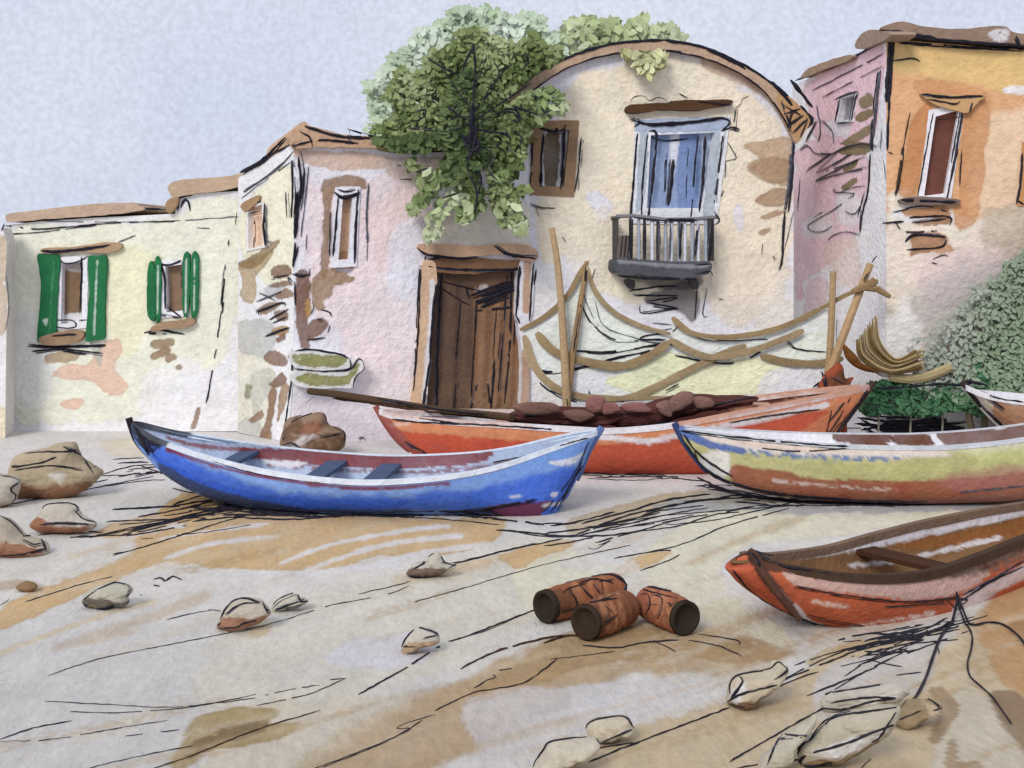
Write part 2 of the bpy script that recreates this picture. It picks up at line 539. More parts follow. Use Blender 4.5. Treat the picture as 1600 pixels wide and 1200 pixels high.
def leaves(mb, polys, n, d0, d1, size, cols, seed=1, tilt=0.7, ragged=10, dens=None, jit=.12):
    """leaf-sized faces spread through a crown's volume"""
    rg = np.random.default_rng(seed)
    P = [smooth(pts(q), True, 4) for q in polys]
    areas = np.array([0.5 * abs(np.dot(q[:, 0], np.roll(q[:, 1], 1)) - np.dot(q[:, 1], np.roll(q[:, 0], 1))) for q in P])
    V = []; f = []; C = []
    for q, a in zip(P, areas):
        m = int(n * a / areas.sum()); cnt = 0
        lo, hi = q.min(0), q.max(0)
        while cnt < m:
            x = rg.uniform(lo[0], hi[0], 400); y = rg.uniform(lo[1], hi[1], 400)
            nx = x + ragged * 2 * fbm(x, y, 26, seed + 1, 3); ny = y + ragged * 2 * fbm(x, y, 26, seed + 9, 3)
            ok = inside(nx, ny, q)
            if dens is not None: ok &= rg.random(400) < dens(x, y)
            for xx, yy in zip(x[ok], y[ok]):
                if cnt >= m: break
                cnt += 1
                cl = float(fbm(np.array([xx]), np.array([yy]), 60, seed + 40, 3)[0]) + 0.5
                d = d0 + (d1 - d0) * min(1, max(0, rg.normal(0.5, 0.28)))
                c = P3(xx, yy, d)
                s = size * d / F * rg.uniform(0.6, 1.35)
                t = rg.uniform(0, 2 * math.pi)
                nr = np.array((rg.normal(0, tilt * 0.5), -1.0, 0.22 + rg.normal(0, tilt * 0.5))); nr /= np.linalg.norm(nr)
                a1 = np.cross(nr, (0, 0, 1)); a1 /= np.linalg.norm(a1); b1 = np.cross(a1, nr)
                ux = a1 * math.cos(t) + b1 * math.sin(t); uy = -a1 * math.sin(t) + b1 * math.cos(t)
                o = len(V)
                for lx, ly, lz in ((-1, 0, 0), (-.35, .48, .12), (.35, .42, .12), (1, 0, 0), (.35, -.42, .12), (-.35, -.48, .12)):
                    V.append(c + s * (lx * ux + ly * uy - lz * nr))
                f.append(tuple(range(o, o + 6)))
                if callable(cols): col = np.array(cols(xx, yy, cl, rg))
                else:
                    k = min(len(cols) - 1, max(0, int((cl - 0.22) / 0.56 * len(cols) + rg.normal(0, 0.45))))
                    col = np.array(cols[k])
                col = alb(col) * rg.uniform(1 - jit, 1 + jit)
                C.extend([col] * 6)
    mb.add(np.array(V), f, LEAF, np.array(C))

# ------------------------------------------------------------------ the beach
def build_sand():
    xs = np.concatenate((-np.geomspace(420, 9.4, 14), np.arange(-9.2, 9.21, 0.026), np.geomspace(9.4, 420, 14)))
    ys = [0.5, 2, 3.5, 5.0, 5.6]
    while ys[-1] < 19: ys.append(ys[-1] + max(0.012, 0.0022 * ys[-1] ** 2 / 5))
    ys = np.array(ys + list(np.geomspace(20, 900, 14)))
    X, Y = np.meshgrid(xs, ys)
    X = X.ravel(); Y = Y.ravel()
    V = np.column_stack((X, Y, np.zeros(len(X))))
    px = CX + F * X / Y; py = HY + F * EYE / Y
    cv = Canvas((212, 210, 208), 0.04)
    cr = (219, 216, 196); oc = (204, 170, 120); br = (184, 156, 118); or_ = (192, 146, 98); wt = (216, 215, 220); ol = (160, 138, 98)
    cv.w("-200,1000 300,960 600,1010 700,1100 500,1300 -200,1300", (205, 205, 208), .7, 20, 30)
    cv.w("380,960 640,900 850,840 840,950 780,1010 600,1080 420,1120 300,1080", (212, 209, 196), .7, 14, 10)
    cv.w("850,840 960,880 1100,795 1160,782 1300,806 1450,800 1650,770 1650,830 1420,840 1300,856 1180,852 1130,880 1140,930 1230,985 1240,1015 1150,1010 1090,950 1000,905 930,905 840,960 800,900", cr, .95, 7, 2.5)
    cv.w("1160,895 1120,895 1180,850 1350,832 1600,790 1600,830 1300,862 1210,865", wt, .8, 5, 3)
    cv.w("0,952 60,920 130,898 205,862 215,838 290,822 245,800 300,768 330,775 420,800 560,806 700,810 790,812 765,850 700,866 600,868 520,888 430,890 330,888 255,880 150,920 60,960 0,985", oc, .95, 6, 2)
    cv.w("245,800 300,768 340,778 330,800 200,838 150,835 170,820", (196, 160, 110), .8, 5, 2)
    cv.s("0,915 40,912 60,920", 14, (170, 135, 95), .6, 3, 2)
    for ln, w in (("260,872 330,850 430,838", 7), ("440,880 520,850 640,828 700,822", 7), ("480,892 560,862 640,845 720,838", 9), ("560,890 640,868 760,850", 8), ("250,842 330,830 420,818", 5), ("380,900 480,895 620,880", 8)):
        cv.s(ln, w, wt, .9, 3, 1.5, 0)
    cv.s("0,1022 80,990 180,955 240,940", 9, (215, 198, 165), .75, 3, 2)
    cv.w("780,868 860,845 900,846 880,862 840,872 810,890 790,880", oc, .9, 5, 2)
    cv.w("890,810 960,790 1050,770 1110,765 1060,790 1000,810 940,826 890,832", (186, 165, 128), .8, 6, 2)
    cv.w("960,890 1000,868 1050,860 1040,872 1000,890 970,900", oc, .9, 4, 2)
    cv.w("1020,790 1100,778 1200,786 1330,792 1430,784 1560,790 1600,780 1600,792 1400,802 1320,800 1250,806 1180,798 1080,800", (166, 172, 182), .85, 6, 2.5)
    cv.w("1080,772 1160,765 1210,784 1100,786", (176, 172, 160), .8, 4, 2)
    # lower bands
    cv.w("420,1250 520,1150 640,1085 720,1062 790,1030 860,1002 960,985 1090,985 1180,1000 1235,1022 1180,1045 1060,1052 960,1060 890,1102 800,1150 680,1200 640,1250", br, .9, 14, 7)
    cv.w("880,990 950,968 1050,985 1150,994 1246,1018 1180,1036 1060,1026 960,1034 880,1052 800,1086 735,1088 800,1040", (168, 138, 100), .8, 9, 4, .1, .12)  # shade of the pots, painted into the sand as a brown band
    cv.w("1390,1010 1460,990 1440,1030 1400,1050", (190, 168, 132), .5, 6, 4)
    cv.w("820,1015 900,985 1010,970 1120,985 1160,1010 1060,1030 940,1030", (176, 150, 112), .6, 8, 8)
    cv.w("380,1110 470,1100 640,1090 560,1150 400,1240 300,1240", (208, 197, 176), .7, 14, 9)
    cv.w("262,1195 285,1160 300,1128 345,1108 400,1104 440,1112 420,1130 470,1128 430,1155 380,1165 330,1172 290,1200", (172, 150, 104), .95, 6, 2)
    cv.w("288,1170 340,1142 400,1128 420,1130 400,1150 340,1165 300,1185", (130, 110, 82), .9, 5, 2.5, dry=.2)
    cv.w("820,1260 900,1170 1010,1130 1120,1100 1230,1062 1330,1010 1420,992 1480,985 1520,960 1560,930 1620,890 1700,850 1700,1300 820,1300", (202, 182, 146), .92, 12, 5)
    cv.w("1525,975 1560,925 1620,895 1700,860 1700,1110 1600,1090 1560,1060 1535,1010", or_, .9, 8, 6)
    cv.w("1500,1010 1515,1060 1470,1100 1460,1180 1440,1260 1560,1260 1600,1180 1570,1110 1530,1080", (204, 198, 184), .8, 8, 4)
    cv.w("1300,1040 1400,1010 1490,985 1470,1020 1440,1080 1380,1090 1290,1130 1270,1080", (206, 204, 206), .85, 6, 3)
    cv.w("1260,1030 1320,1005 1370,998 1350,1012 1280,1040", (200, 180, 140), .8, 4, 2)
    cv.w("1450,1080 1470,1072 1490,1090 1500,1110 1480,1140 1470,1160 1452,1158 1460,1130 1470,1105", (158, 132, 102), .85, 3, 1.5)
    cv.w("1482,1160 1495,1158 1498,1190 1530,1190 1530,1215 1478,1215", (165, 140, 110), .85, 3, 1.5)
    cv.w("1545,1085 1575,1078 1610,1095 1650,1120 1650,1210 1610,1190 1580,1150 1560,1120", (135, 108, 84), .85, 5, 3)
    cv.w("1572,980 1600,968 1660,975 1660,1012 1600,1005", (150, 112, 78), .7, 5, 4)
    cv.w("540,1005 620,988 680,1000 660,1035 560,1045 510,1030", (211, 210, 222), .8, 8, 4)
    cv.w("730,1090 900,1070 1090,1060 1120,1080 1000,1120 880,1150 760,1180", (209, 207, 212), .8, 10, 4)
    cv.w("1040,985 1140,930 1180,960 1140,1000", (206, 200, 172), .4, 8, 6)
    cv.w("400,970 425,970 420,988 398,998 385,990", (214, 196, 160), .8, 3, 1.5)
    cv.w("870,880 960,860 1010,900 940,898", (213, 212, 214), .6, 6, 3)
    # streaks the sea has drawn across the sand
    rg = random.Random(12)
    for k in range(95):
        y0 = rg.uniform(850, 1210); x0 = rg.uniform(-60, 1560); l = rg.uniform(90, 340) * (.5 + (y0 - 800) / 500); sl = -rg.uniform(.20, .36) - .10 * (x0 > 1000)
        right = x0 > 850 and y0 > 1000
        c = rg.choice((oc, br, (214, 206, 188), (216, 215, 216), (206, 190, 160)) if not right else (br, (190, 160, 118), (212, 204, 190), (206, 196, 176)))
        cv.s([(x0, y0), (x0 + l * .5, y0 + sl * l * .5 + rg.uniform(-4, 4)), (x0 + l, y0 + sl * l)], rg.uniform(4, 15), c, rg.uniform(.25, .6), 7, rg.uniform(2, 7), 0.05, rg.choice((0, .35, .45)))
    # front of the houses, pale
    cv.w("-300,655 1800,655 1800,740 1200,760 900,760 230,760 -300,800", (222, 220, 226), .8, 10, 10)
    cv.w("160,690 230,686 240,712 175,712", (226, 214, 190), .7, 5, 2)
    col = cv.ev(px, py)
    far = (Y > 19) | (np.abs(X) > 9.3)
    col[far] = alb((205, 196, 176))
    near_falloff = np.clip((9.4 - Y + 1.2 * fbm(X * 100, Y * 100, 130, 9, 3)) / 3.2, 0, 1)      # light falling off towards the viewer, put into the sand colour
    col *= (0.86 - 0.10 * near_falloff)[:, None] * np.array((1.03, 1.0, 0.93))
    nx, ny = len(xs), len(ys)
    i, j = np.meshgrid(np.arange(ny - 1), np.arange(nx - 1), indexing='ij')
    a = (i * nx + j).ravel()
    mb = MB()
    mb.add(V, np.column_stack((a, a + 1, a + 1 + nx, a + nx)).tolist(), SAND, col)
    lines = [
        # under the blue boat: hatching drawn for its shade
        "5 150,838 230,822 320,800 420,795 560,798 640,800", "6 200,832 300,808 380,796 470,800", "5 240,822 330,796 350,788", "7 330,775 345,790 380,788 400,800 450,798", "6 330,800 420,790 520,800 600,802",
        "6 345,782 400,797 500,803 600,800", "5 215,808 280,796 340,780 270,790 320,772", "6 300,815 420,803 480,808 560,805 660,806", "4 320,768 300,770 270,763", "5 360,808 450,812 540,806 620,808", "6 380,800 500,796 600,803 640,800", "5 340,792 430,806 520,800",
        "3 176,868 240,850 320,824 380,806", "3 118,838 200,834 300,812", "2 220,842 330,830 400,818", "3 60,836 130,830 160,832", "3 176,866 200,862",
        "3 0,790 80,776 160,760 240,744", "4 176,718 225,715", "5 185,724 232,722", "3 120,752 200,730 245,726", "3 140,756 200,742 240,736 210,744", "3 215,726 250,738 280,742", "2 160,760 240,750 300,752", "3 200,734 240,730 262,734",
        "3 600,806 700,812 780,820", "4 560,802 650,803 760,802", "7 700,800 740,808 780,812 850,820",
        # right of the blue boat
        "5 775,828 840,834 880,838 900,836", "6 790,828 850,838 910,838 960,836 1010,828", "4 845,818 900,818", "5 860,822 900,816 960,800", "5 910,818 980,800 1040,782 1110,772", "5 900,836 980,806 1060,788 1140,776",
        "4 1000,830 1060,822 1110,806 1180,790", "4 930,848 1010,826 1080,808 1160,800", "3 1040,820 1120,812 1250,782", "3 1030,806 1150,796 1240,790", "4 1000,808 1030,798 1100,790", "3 960,872 1060,852 1140,820 1250,790", "3 960,872 1040,860 1060,868 1000,892", "2 935,852 955,844 930,858 920,856", "5 1010,800 1090,783 1200,776",
        "5 640,892 720,878 800,858 880,842", "2 640,942 720,920 850,882 985,852", "2 560,928 620,914 640,908", "3 900,738 960,742 1040,742", "2 920,748 1000,750 1060,746", "5 910,734 940,738",
        "5 850,834 930,824 1000,816", "7 1090,746 1130,765 1180,776 1230,780", "6 1100,756 1150,772 1260,786 1400,788", "4 1180,790 1300,790 1420,790", "5 1240,783 1380,788 1500,786 1600,780",
        # stones' ground lines
        "2 75,1055 160,1028 300,1000 420,975 520,945 600,930 640,915", "2 260,968 300,958 330,954", "3 325,952 345,955", "4 240,905 252,902 258,908 270,900 285,906", "5 240,914 250,916", "3 218,928 222,930",
        "4 560,1085 640,1040 690,1008 740,990 830,955 850,948", "2 700,1002 760,985 800,968", "2 510,1062 540,1060", "2 400,1090 450,1078 500,1070", "2 400,1102 480,1085 540,1060",
        "b6 720,1045 770,1020 840,1000 880,992", "3 740,1075 762,1062 775,1058 770,1050 800,1044", "3 680,1110 740,1082 800,1072 830,1060 870,1030", "2 480,1205 560,1175 640,1140 620,1138 640,1128 680,1116", "2 500,1200 600,1160 660,1125",
        "2 70,1095 160,1100 260,1105 340,1098 400,1090", "2 110,1112 190,1113 300,1104 400,1085", "3 0,1155 50,1138 112,1126", "2 0,1158 80,1155 180,1138 262,1125", "2 120,1205 200,1185 300,1165", "b3 210,1210 300,1180 400,1140 500,1110", "2 195,1150 280,1140",
        "b7 850,1005 880,995 920,992", "4 910,1008 960,1012 1010,1004 1060,1000", "3 1075,1000 1120,1008 1160,1025", "3 1090,990 1150,1000 1155,1008", "2 1020,1000 1060,1020", "2 860,1030 960,1018",
        "4 920,1190 1000,1158 1080,1128 1140,1105", "4 1145,1098 1230,1060 1300,1032 1370,1003", "3 1210,1075 1260,1055 1280,1050", "3 1215,1066 1300,1024 1360,1005", "3 1240,1040 1300,1020 1380,1000",
        "6 1310,1000 1360,990 1420,994 1480,980", "5 1350,1002 1400,990 1470,975", "6 1375,996 1430,1000 1450,985", "5 1390,990 1440,985 1480,965", "4 1330,1025 1400,1020 1430,1015", "4 1350,1018 1420,1018 1390,1012", "3 1320,1056 1360,1030 1400,1008", "3 1355,1030 1380,1036 1410,1042", "3 1400,1055 1440,1050", "3 1300,1080 1350,1050 1410,1020", "5 1360,998 1440,992 1490,970",
        "4 1140,1190 1200,1155 1300,1100 1350,1085", "3 1150,1200 1210,1190 1260,1185", "3 1335,1075 1370,1072 1390,1070 1410,1076", "5 1466,1012 1468,1022", "2 1340,1205 1365,1182",
        "2 0,945 15,936", "2 40,940 130,912 180,900", "2 870,1205 880,1190",
        "4 900,1180 940,1168 990,1160", "3 960,1172 1000,1160",
        "4 0,842 25,838", "4 100,840 150,838 210,835",
    ]
    lines += hatch(400, 793, 70, 6, 17, 110, -.01, 5, 1) + hatch(300, 800, 60, 8, 8, 150, -.16, 4, 2) + hatch(560, 803, 70, 3, 9, 120, .03, 4, 3) + hatch(230, 735, 40, 10, 5, 90, -.1, 3, 4)  # dense pen hatching stands for the shade beneath the boats
    lines += hatch(1420, 994, 45, 7, 16, 90, -.2, 4, 5) + hatch(1390, 1020, 50, 10, 8, 90, -.35, 3, 6) + hatch(1010, 815, 70, 8, 9, 140, -.2, 4, 7) + hatch(1160, 770, 40, 6, 9, 90, .1, 4, 8) + hatch(1330, 785, 60, 3, 6, 150, .02, 4, 9) + hatch(980, 745, 50, 3, 4, 110, .03, 3, 10)
    strokes(mb, lines, lambda x, y: ground(x, y, 0.004), False)
    o = mb.build("sand")
    tag(o, "pale sandy beach with ochre washes, dark furrows and hatched shade", "sand", kind="structure")
build_sand()

# ------------------------------------------------------------------ houses
PAPER = (229, 228, 230)
def house(name, x, d, label):
    return thing(name, P3(x, 0, d)[:2].tolist() + [0.0], label, "house", "houses along the beach")

# --- low yellow house on the left
yl = Plane(0, 17.7, 470, 17.5)
H = house("yellow_house", 230, 17.6, "low pale yellow house with green shutters at the left end of the row")
cv = Canvas(PAPER)
cv.w("12,362 140,352 270,340 300,318 380,310 470,300 470,470 380,470 350,560 280,590 220,650 120,660 20,650 10,500", (226, 227, 205), .95, 14, 6)
cv.w("170,390 240,395 235,480 200,560 165,520 160,440", (230, 226, 188), .8, 14, 10)
cv.w("20,480 60,500 90,570 60,640 20,600", PAPER, .6, 14, 10)
cv.w("220,600 300,560 330,600 320,680 240,690", PAPER, .8, 14, 8)
cv.w("0,640 8,620 12,700 0,720", (228, 212, 180), .7, 4, 3)
cv.w("80,585 105,568 135,570 150,550 165,534 186,532 190,552 178,575 198,598 198,612 180,620 160,612 142,594 100,592", (222, 186, 164), .95, 3, 1.2)
cv.w("92,632 108,623 128,623 130,632 112,641", (222, 186, 164), .95, 2, 1.2)
cv.w("70,556 90,550 122,552 118,563 90,568 72,566", (170, 146, 116), .9, 3, 1.2)
cv.w("140,532 156,530 160,572 150,565", (176, 180, 172), .8, 3, 1.5)
for q in ("237,533 270,529 270,540 240,545", "236,553 262,543 265,552 240,562", "257,558 270,552 276,560 262,567", "274,572 283,570 284,576 276,578"):
    cv.w(q, (148, 120, 90), .95, 1.5, 1)
cv.w("300,662 308,638 313,640 306,668 298,670", (140, 110, 82), .9, 1.5, 1)
w1 = "88,402 137,400 137,513 86,515"; w2 = "249,408 293,404 296,494 251,497"
ink = ["5 18,333 60,341 140,336 215,326 262,328", "3 8,352 60,358 130,352 200,347 272,346", "2 12,366 70,362 150,352", "g1.5 70,346 250,346 372,338",
       "6 270,325 277,312 278,328", "5 277,310 290,306 300,306", "5 282,325 288,312 294,316 297,330", "3 352,415 350,440 346,480", "4 350,455 347,490", "3 346,485 335,560 328,600 322,630", "3 357,376 357,384", "2 308,356 328,357",
       "5 44,541 90,543 165,540", "4 46,549 100,546 160,552", "4 95,548 135,554", "4 224,520 250,516 288,523", "4 226,521 260,522", "2 12,390 14,430", "g3 185,378 212,368", "2 168,402 165,450 162,520"]
wp1 = pts(w1); wp2 = pts(w2)
pane = Canvas((130, 104, 80)).w("86,400 138,400 138,425 86,420", (205, 200, 200), .7, 3, 3).w("86,495 138,490 138,515 86,515", PAPER, .9, 3, 1.5)
window(H, yl, w1, 9, (228, 228, 234), pane, ["3 86,402 105,412 128,406 137,400", "4 128,402 127,440 125,490", "3 92,410 90,450 88,496", "3 86,500 108,500 118,504 116,511 88,512 86,503", "3 124,500 136,500"], label="window with solid green shutters")
pane = Canvas((138, 112, 88)).s("262,420 264,450 262,490", 4, (200, 195, 195), .5, 2, 2)
window(H, yl, w2, 9, (228, 228, 234), pane, ["4 240,409 262,414 290,404 300,398", "4 252,412 258,440 258,482", "3 258,478 270,486 283,497", "3 248,492 280,497", "3 286,408 284,450"], label="window with thin streaked green shutters")
win1, win2 = [o for o in H.children]
gr = (40, 108, 68)
for q in ("58,399 76,398 93,402 91,440 88,490 86,529 72,532 58,532 61,490 64,440", "138,403 152,401 167,403 165,450 163,500 162,528 146,531 134,531 137,490 139,450"):
    piece("shutter", win1, yl, q, .055, .05, Canvas(gr, .12).w("66,500 75,498 72,510", (200, 215, 205), .8, 1, 1).s("84,410 80,470 77,522", 2, (84, 140, 108), .8, 2, 1).s("152,408 149,470 147,522", 3, (210, 222, 214), .85, 2, 1), cell=.014)
for q in ("231,418 240,415 243,495 233,496 229,470", "242,410 251,410 250,494 243,496"):
    piece("shutter", win2, yl, q, .055, .04, Canvas(gr, .12).s("247,415 246,490", 2, (215, 225, 218), .9, 1, 1), cell=.012)
for q in ("285,405 296,402 295,480 286,490", "299,402 310,404 308,486 298,488"):
    piece("shutter", win2, yl, q, .055, .04, Canvas(gr, .12).s("291,405 290,488", 2.5, (215, 225, 218), .9, 1, 1).s("304,405 303,485", 2, (215, 225, 218), .9, 1, 1, dry=.3), cell=.012)
piece("lintel", win1, yl, "64,394 70,388 120,385 160,379 186,380 189,387 178,393 160,395 120,394 80,397", .07, .09, (172, 144, 115), ["6 65,392 90,393 140,388 172,383"])
piece("sill", win1, yl, "62,528 90,519 128,517 124,532 92,540 66,538", .09, .11, (150, 122, 96), ["4 80,525 120,522"])
piece("sill", win2, yl, "236,512 250,504 280,500 300,497 305,504 290,512 262,514 240,518", .09, .11, (158, 130, 102))
wall("wall", H, yl, "8,352 60,346 150,340 274,334 274,308 300,303 470,292 470,674 8,674", [np.array(wp1), np.array(wp2)], cv, ink, side=(222, 220, 200))
piece("roof_edge", H, yl, "9,342 14,334 60,328 130,320 205,316 217,321 222,328 160,336 60,343 14,347", .07, 2.8, Canvas((186, 160, 138), .1), mat=WALL)
piece("roof_edge", H, yl, "262,292 270,284 300,279 350,276 376,271 398,272 398,284 340,299 300,303 272,308 264,300", .07, 2.8, Canvas((188, 162, 136), .1), mat=WALL)
piece("roof_edge", H, yl, "258,320 266,310 278,308 276,322 264,334", .08, .6, Canvas((160, 130, 98), .1), mat=WALL)

# --- old wall at the very left edge
yo = Plane(-320, 16.6, 12, 17.0)
o = thing("garden_wall", P3(-20, 0, 17)[:2].tolist() + [0], "sliver of stained old wall at the left edge beside the yellow house", "wall")
cv = Canvas((224, 222, 224)).w("-60,380 8,368 12,400 8,440 -60,440", (200, 178, 148), .9, 4, 2).w("-60,440 6,440 13,480 8,520 -60,540", (196, 172, 140), .8, 5, 3).w("-60,620 8,640 4,700 -60,720", (228, 210, 176), .8, 5, 3)
wall("wall", o, yo, "-320,352 -60,350 4,356 11,380 8,440 14,480 10,520 8,684 -320,692", [], cv, ["g2 9,420 14,480 8,515", "3 2,360 6,350"], depth=.5)

# --- pink house with the big door
ps = Plane(372, 17.42, 459, 16.5); pf = Plane(459, 16.5, 828, 17.4)
H = house("pink_house", 640, 17.0, "pale pink house with a big brown plank door and green vine")
cv = Canvas((224, 224, 226))
cv.w("376,330 455,260 458,420 420,450 398,415 382,410", (228, 224, 198), .95, 6, 3)
for q in ("360,520 380,510 400,530 388,580 365,570", "368,620 400,600 412,640 380,660"): cv.w(q, (226, 210, 186), .8, 8, 4)
cv.w("372,560 420,560 430,640 402,680 372,690", (217, 215, 198), .9, 8, 4)
cv.w("372,508 395,497 418,498 432,520 425,552 408,560 395,556 374,545", (183, 186, 182), .9, 7, 3)
cv.w("412,452 430,440 440,448 437,462 418,466", (186, 190, 190), .9, 3, 2)
cv.w("395,588 425,578 432,600 412,628 400,655 392,640", (186, 187, 174), .85, 7, 3)
cv.s("388,605 386,618", 9, (110, 110, 80), .8, 3, 2)
cv.w("365,668 385,652 405,662 402,684 372,690", (190, 188, 182), .85, 6, 3)
bq = (128, 96, 74)
for q, c in (("424,421 438,414 452,416 454,428 440,435 426,431", bq), ("422,444 450,438 456,446 426,449", bq), ("430,462 445,450 458,455 458,464 438,468", (140, 108, 82)), ("405,480 428,471 440,476 418,490 406,492", (140, 110, 84)), ("428,487 445,484 452,497 436,502", bq), ("425,516 446,508 452,518 432,524", (168, 135, 90)), ("430,530 445,520 446,530 436,536", bq), ("413,556 424,548 445,556 448,570 430,572 415,566", bq), ("418,602 428,592 442,582 447,598 432,606", bq), ("420,612 432,608 430,640 424,670 412,688 406,680 418,640", (136, 102, 76)), ("390,656 408,640 412,650 396,660", (140, 108, 82)), ("400,690 422,672 420,694", (146, 112, 84)), ("436,616 446,600 452,610 440,650 432,660", (160, 130, 98))):
    cv.w(q, c, .95, 3, 1)
cv.w("370,415 388,406 420,392 428,386 424,402 412,418 400,432 402,452 398,470 385,474 374,460 378,440", (174, 152, 118), .95, 4, 1.5)
cv.w("370,412 400,396 432,376 434,382 404,414 388,420", (138, 112, 78), .9, 3, 1.2)
ink = ["7 375,270 410,250 446,214", "4 380,273 425,242 455,225", "g3 380,300 430,265 460,235", "g2 376,310 455,252", "5 456,250 457,300 455,340", "3 446,300 448,340 g".replace(" g", ""), "4 402,486 440,473 446,478", "5 402,484 404,492", "4 420,500 450,484", "5 415,525 452,512", "2 400,455 430,470", "6 448,430 456,440", "3 370,332 368,352", "3 426,434 450,430",
       "g3 400,472 440,455", "3 425,505 448,495"]
wq = "384,322 413,315 415,386 384,393"
wall("wall", H, ps, "372,278 398,264 459,222 459,693 372,676", [np.array(pts(wq))], cv, ink, depth=.25)
window(H, ps, wq, 4, (226, 222, 220), Canvas((226, 190, 162), .08), ["3 382,322 412,314", "6 414,318 412,352 414,384", "4 414,376 424,377", "3 398,345 397,372 396,386", "3 386,335 400,332 408,330"], deep=.06, label="small peach window on the side wall")
piece("lintel", H, ps, "377,320 396,308 405,306 402,316 386,330 378,328", .04, .06, (160, 130, 98))

cv = Canvas((227, 225, 232))
cv.w("478,292 560,285 640,262 660,300 650,380 600,470 640,600 560,560 490,480 475,400", (233, 214, 215), .9, 20, 14)
cv.w("575,330 650,290 690,340 640,360 600,420", (235, 210, 206), .7, 14, 8)
cv.w("560,480 640,440 640,640 560,620", (234, 219, 219), .8, 18, 12)
cv.w("690,330 750,300 835,320 835,420 780,385 660,380", (229, 222, 205), .9, 14, 8)
cv.w("620,360 660,340 660,430 625,470 605,430", (226, 226, 236), .8, 12, 8)
cv.w("462,233 540,238 612,244 604,262 550,268 500,262 470,250", (208, 176, 152), .9, 6, 2.5)
cv.w("600,248 700,252 690,290 640,285 600,270", (220, 196, 182), .8, 8, 4)
cv.w("660,285 720,270 725,300 680,320", (226, 226, 234), .7, 8, 4)
cv.w("456,630 560,630 640,640 640,690 460,700", (226, 214, 222), .7, 14, 8)
cv.w("503,292 512,279 545,273 572,280 572,296 545,292 524,300 516,340 513,425 502,428 505,340", (146, 116, 88), .95, 4, 1.5)
cv.w("500,424 520,420 545,430 554,434 550,442 522,447 520,462 505,472 508,482 494,484 487,462 488,438", (158, 126, 92), .95, 3, 1.2)
cv.w("514,418 528,414 538,402 554,412 552,422 530,428", (152, 114, 80), .95, 3, 1.2)
cv.s("528,422 548,424", 6, (140, 146, 164), .8, 2, 1.5)
cv.w("462,428 480,425 486,465 481,505 484,540 472,546 462,500", (126, 88, 68), .96, 4, 1.2)
cv.w("482,508 496,497 510,500 512,512 496,528 480,532", (130, 96, 72), .95, 3, 1.2)
cv.w("478,470 484,468 486,492 478,494", (190, 150, 92), .9, 2, 1)
cv.w("836,600 836,520 815,500 820,560", (226, 224, 210), .8, 3, 3)
ink = ["6 466,245 470,290 464,340 462,372", "5 476,262 472,300 466,330", "g3 482,260 476,320 470,370", "6 464,300 460,372", "5 462,380 458,418", "4 466,385 460,410", "5 456,428 470,432 484,428", "4 484,420 484,432",
       "g2 480,360 478,390", "4 460,440 462,478", "g4 576,286 573,340 574,380", "g2 574,380 573,408", "3 500,484 515,488 518,500 512,520", "4 508,528 480,531", "3 495,498 505,500", "2 485,490 490,480 488,468", "g2 620,258 650,262", "g2 625,280 660,280", "4 456,545 456,580 452,620 446,660 443,668", "8 443,664 448,672", "3 452,588 462,588", "3 450,560 456,550 480,548", "3 560,685 566,683 570,686", "4 838,420 830,470", "g2 470,235 476,280 470,330", "2 466,200 474,206",
       "3 655,420 652,480 650,540 646,600", "5 665,400 660,440 654,470", "5 648,590 645,620"]
wq = "524,293 563,291 557,417 517,418"; dq = "676,412 822,408 818,642 664,644"
wall("wall", H, pf, "459,222 480,226 560,228 700,226 828,224 828,678 459,693", [np.array(pts(wq)), np.array(pts(dq))], cv, ink, depth=3.2, side=(222, 214, 212))
window(H, pf, wq, 12, (227, 226, 233), Canvas((200, 160, 128), .08).w("535,300 555,298 552,330 535,330", (176, 132, 98), .6, 4, 4).w("530,395 550,395 548,418 528,418", (165, 115, 80), .9, 3, 2), ["6 521,300 540,309 562,300", "5 528,308 525,350 520,400", "6 560,296 556,350 554,412", "3 516,330 515,400", "4 530,296 540,300 555,296"], label="tall narrow window with a peach pane")
piece("roof_edge", H, pf, "456,206 474,190 484,196 500,201 545,211 590,214 610,228 590,232 540,230 480,231 458,232", .10, 3.2, Canvas((196, 160, 130), .1), ["7 476,197 510,208 540,214 590,216", "5 460,228 500,219 560,224", "6 456,225 462,232", "4 468,206 484,214 488,230", "3 542,204 546,222", "4 545,203 590,215"], mat=WALL)
piece("roof_edge", H, pf, "590,213 640,214 720,212 828,214 828,224 722,234 640,240 592,232", .11, 3.2, Canvas((118, 104, 66), .12), ["4 592,218 660,214 720,210", "4 600,232 700,230 735,226", "3 640,238 720,236"], mat=WALL)
# door
dcv = Canvas((136, 103, 78), .1).w("672,425 735,425 738,560 736,645 660,645", (92, 73, 62), .95, 5, 4).w("690,600 740,590 745,645 668,645", (112, 88, 70), .7, 5, 4).w("745,590 820,570 818,645 738,645", (150, 118, 92), .8, 6, 6).w("700,428 800,418 800,440 720,450", (100, 78, 62), .7, 5, 4).w("742,450 760,444 762,455 745,460", (200, 190, 190), .8, 2, 2)
for x_, c_ in ((742, (120, 80, 56)), (752, (150, 114, 86)), (762, (116, 82, 62)), (774, (154, 118, 90)), (784, (118, 78, 54)), (796, (146, 110, 82)), (804, (124, 84, 60)), (688, (72, 56, 50)), (700, (108, 84, 68)), (714, (76, 58, 50)), (726, (112, 86, 68))):
    dcv.s(f"{x_ + 2},{440 + x_ % 7 * 6} {x_},540 {x_ - 4},{600 + x_ % 5 * 9}", 7, c_, .7, 3, 2, .05, .3)
